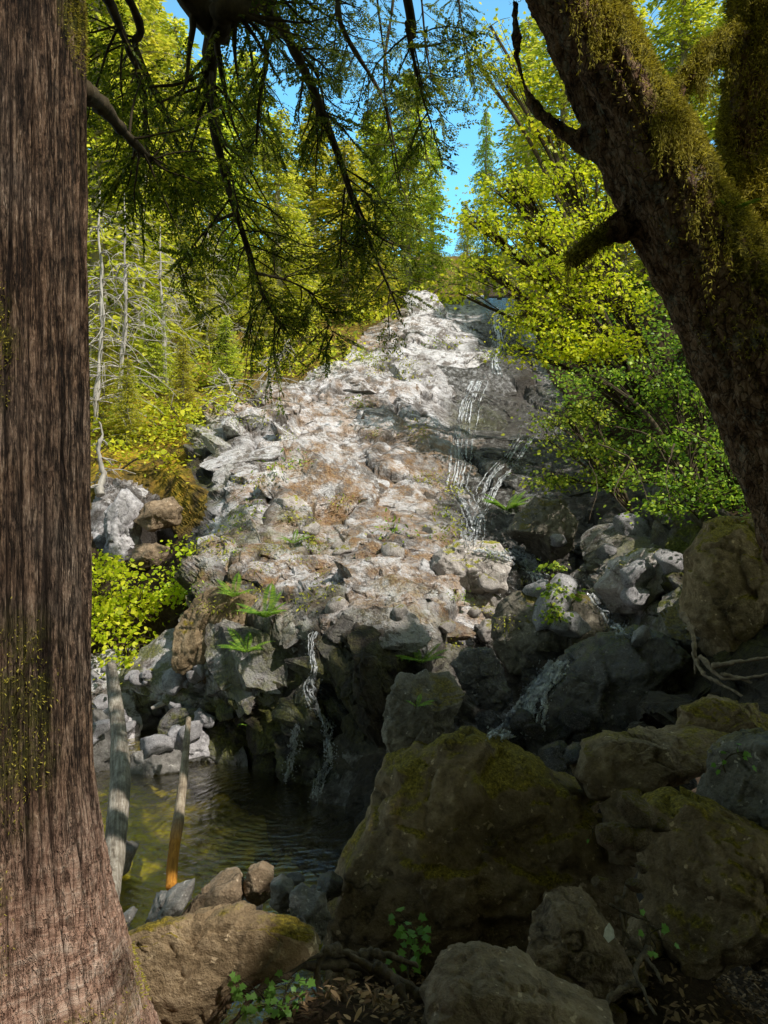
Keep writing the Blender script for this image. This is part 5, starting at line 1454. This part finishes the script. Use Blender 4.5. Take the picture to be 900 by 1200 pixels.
log('fallen_log', 'bleached grey log slanting from the sunny bank into the pool behind the left trunk', [T(130, 780, 6.8), T(139, 860, 5.9), T(141, 920, 5.2), T(134, 1000, 4.5), T(127, 1082, 3.7)], [.045, .06, .068, .06, .04], mat_log('bleached_log', (.10, .08, .06), (.38, .33, .27), (.66, .61, .54)), 1)
log('stick', 'thin pale pole standing in the pool with its lower end stained orange', [T(221, 842, 6.5), T(216, 900, 5.9), T(209, 960, 5.2), T(203, 1000, 4.75), T(201, 1040, 4.4)], [.022, .032, .036, .034, .03], mat_log('stained_pole', (.14, .10, .07), (.42, .34, .25), (.62, .54, .42), True), 2, 'stick', 10)
log('stick', 'short bleached driftwood stick lying on the sunny bank', [T(178, 830, 7.7), T(195, 822, 7.7), T(218, 812, 7.7)], [.02, .03, .015], M['dead'], 3, 'stick', 8)


def roots(label, chains, mat, R, cat='roots'):
    base = A(*chains[0][0]); acc = Acc(); t = None; rs = np.random.RandomState(len(chains))
    for c in chains:
        C = catmull(A(*c), 30); C += np.stack([fbm(C * 14 + k * 7, 2, k) for k in range(3)], 1) * .008
        acc.add(*tube(C, np.linspace(R * rs.uniform(.6, 1.1), R * .3, 30) * (1 + .2 * rs.normal(size=30)), 8))
    return tag(obj('exposed_roots', acc.mesh('exposed_roots', base), mat, loc=base), label, cat)


roots('tangle of twisted brown roots across the bottom beside the green leaves',
      [[T(440, 1130, 2.75), T(400, 1118, 2.6), T(350, 1125, 2.5), T(290, 1150, 2.45), T(240, 1200, 2.4)], [T(450, 1142, 2.7), T(400, 1130, 2.6), T(350, 1135, 2.5), T(300, 1165, 2.4), T(262, 1215, 2.35)],
       [T(500, 1170, 2.5), T(440, 1135, 2.6), T(395, 1112, 2.6)], [T(395, 1110, 2.6), T(380, 1118, 2.55), T(372, 1150, 2.5), T(385, 1190, 2.4)], [T(440, 1130, 2.6), T(470, 1160, 2.5), T(480, 1215, 2.4)],
       [T(420, 1120, 2.65), T(455, 1118, 2.7), T(490, 1135, 2.7)], [T(410, 1140, 2.5), T(405, 1170, 2.45), T(420, 1210, 2.4)]], M['root'], .022)
roots('pale twisted roots and driftwood at the right above the flat slab',
      [[T(812, 765, 5.2), T(825, 790, 5.0), T(860, 810, 4.8), T(905, 840, 4.6)], [T(835, 780, 5.0), T(870, 775, 4.9), T(910, 770, 4.8)], [T(820, 770, 5.1), T(850, 795, 4.9), T(905, 790, 4.7)],
       [T(845, 790, 4.9), T(880, 800, 4.8), T(910, 825, 4.7)], [T(800, 720, 5.4), T(812, 745, 5.2), T(815, 790, 5.1)]], mat_simple('pale_root', (.10, .07, .05), (.36, .28, .20), 30), .022)
roots('bundle of brown rotten sticks in the dark gap between the boulders',
      [[T(725, 1050, 2.95), T(732, 1080, 2.9), T(728, 1120, 2.8)], [T(735, 1040, 3.0), T(728, 1075, 2.9), T(742, 1110, 2.8)], [T(715, 1060, 2.95), T(735, 1070, 2.9), T(760, 1080, 2.85)],
       [T(740, 1100, 2.75), T(760, 1125, 2.65), T(775, 1150, 2.55)], [T(745, 1150, 2.6), T(720, 1165, 2.5), T(700, 1200, 2.4)], [T(760, 1110, 2.7), T(745, 1140, 2.6), T(770, 1190, 2.4)]], M['root'], .012)
roots('bare twiggy branches hanging in front of the wide green shrub',
      [[T(700, 520, 8.4), T(735, 535, 8.2), T(750, 560, 8.1), T(760, 590, 8.0)], [T(720, 500, 8.5), T(760, 510, 8.3), T(780, 540, 8.2), T(800, 580, 8.0)], [T(690, 540, 8.4), T(700, 570, 8.3), T(690, 610, 8.2)],
       [T(740, 540, 8.2), T(720, 575, 8.1), T(735, 600, 8.0)], [T(790, 500, 8.2), T(830, 520, 8.0), T(860, 560, 7.8)], [T(790, 520, 8.2), T(780, 560, 8.1), T(790, 600, 8.0)]], M['root'], .008, 'branches')

def undergrowth(name, label, n, reg, size, mat, seed):
    rs = np.random.RandomState(seed); P = []; N = []
    while len(P) < n:
        px, py = rs.uniform(reg[0], reg[2]), rs.uniform(reg[1], reg[3])
        j = int((px - PX0) / ST); i = int((py - PY0) / ST)
        if rock.reshape(nyy, nxx)[i, j] > .4: continue
        if perlin(A([px / 22, py / 12, 0]), 7)[0] < .02: continue
        p, nr = hit(px, py, 0)
        for _ in range(7):
            P.append(p + rs.normal(0, .22, 3) * A(1, 1, .5) * p[1] / 16 + A(0, 0, rs.uniform(0, .25) * p[1] / 16)); N.append(nr)
    P = np.array(P); L = rs.uniform(*size, len(P)) * P[:, 1] / 14
    me = leaves(name, P, rs.normal(size=P.shape) * A(1, 1, .4), rs.normal(0, .5, P.shape) + A(0, 0, 1), L, L * .7, 'oval', .2)
    tag(obj(name, me, mat), label, 'ground cover', kind='stuff')


undergrowth('undergrowth', 'yellow-green low plants covering the forest floor of the left slope', 2600, (90, 430, 470, 560), (.04, .10), M['yellow'], 801)
undergrowth('undergrowth', 'green ferny ground cover on the left slope between the trees', 9000, (90, 320, 470, 525), (.04, .10), M['conif'], 802)
undergrowth('undergrowth', 'dark leafy ground cover on the shaded right bank', 16000, (620, 330, 960, 640), (.05, .11), M['fern'], 803)

# the single pale dead leaf
me = leaves('dead_leaf', A((0, 0, 0)), A((.15, .1, 1)), A((.1, -.95, .3)), .06, .05, 'oval', .2)
tag(obj('dead_leaf', me, mat_simple('white_leaf', (.5, .48, .44), (.8, .78, .74), 40), loc=T(713, 1105, 2.55)), 'single whitish dead leaf beside the pointed brown rock', 'leaf')

# leaf litter on the soil
rs = np.random.RandomState(91)
n = 22000
x = rs.uniform(-1.2, 2.6, n); y = rs.uniform(1.6, 5.2, n); z = gz(x, y) + .015 + rs.uniform(0, .04, n)
me = leaves('leaf_litter', np.stack([x, y, z], 1), rs.normal(size=(n, 3)) * A(1, 1, .25), rs.normal(0, .35, (n, 3)) + A(0, 0, 1), rs.uniform(.015, .05, n), rs.uniform(.006, .025, n), 'oval', .3)
tag(obj('leaf_litter', me, M['litter']), 'brown needles and dead leaves scattered on the soil between the boulders', 'leaf litter', kind='stuff')

# ------------------------------------------------------------------ camera, sky, sun
cam = bpy.data.cameras.new('camera'); co = bpy.data.objects.new('camera', cam); COL.objects.link(co)
co.location = (0, 0, CZ); co.rotation_euler = (math.radians(90), 0, 0)
cam.sensor_fit = 'VERTICAL'; cam.sensor_height = 24; cam.lens = 24 * F / 1200; cam.clip_end = 2000; cam.clip_start = .05
scene.camera = co
w = bpy.data.worlds.new('World'); scene.world = w; w.use_nodes = True
nt = w.node_tree; bg = nt.nodes['Background']; sky = nt.nodes.new('ShaderNodeTexSky'); sky.sky_type = 'NISHITA'; sky.sun_disc = False
el = math.asin(SUN[2]); az = math.atan2(SUN[0], SUN[1])
sky.sun_elevation = el; sky.sun_rotation = az; sky.ozone_density = 1.2; sky.air_density = 1.0; sky.dust_density = .4
tc = nt.nodes.new('ShaderNodeTexCoord'); sx = nt.nodes.new('ShaderNodeSeparateXYZ'); nt.links.new(tc.outputs['Generated'], sx.inputs[0])
mr = nt.nodes.new('ShaderNodeMapRange'); mr.interpolation_type = 'SMOOTHSTEP'; mr.inputs['From Min'].default_value = .62; mr.inputs['From Max'].default_value = .92
nt.links.new(sx.outputs['Y'], mr.inputs['Value'])
tn = nt.nodes.new('ShaderNodeMix'); tn.data_type = 'RGBA'; tn.inputs[6].default_value = (1.62, 1.48, 1.02, 1); tn.inputs[7].default_value = (1.4, 2.75, 2.7, 1)
nt.links.new(mr.outputs[0], tn.inputs[0])
tm_ = nt.nodes.new('ShaderNodeMix'); tm_.data_type = 'RGBA'; tm_.blend_type = 'MULTIPLY'; tm_.inputs[0].default_value = 1
nt.links.new(tn.outputs[2], tm_.inputs[7]); nt.links.new(sky.outputs[0], tm_.inputs[6]); nt.links.new(tm_.outputs[2], bg.inputs[0])
bg.inputs[1].default_value = .15
sl = bpy.data.lights.new('sun', 'SUN'); sl.energy = 5.0; sl.angle = math.radians(.53); sl.color = (1, .94, .84)
so = bpy.data.objects.new('sun', sl); COL.objects.link(so)
so.rotation_euler = Vector(tuple(SUN)).to_track_quat('Z', 'Y').to_euler(); so.location = (8, -6, 14)
scene.view_settings.view_transform = 'Standard'; scene.view_settings.look = 'None'; scene.view_settings.exposure = 0
scene.cycles.max_bounces = 8; scene.cycles.transparent_max_bounces = 16
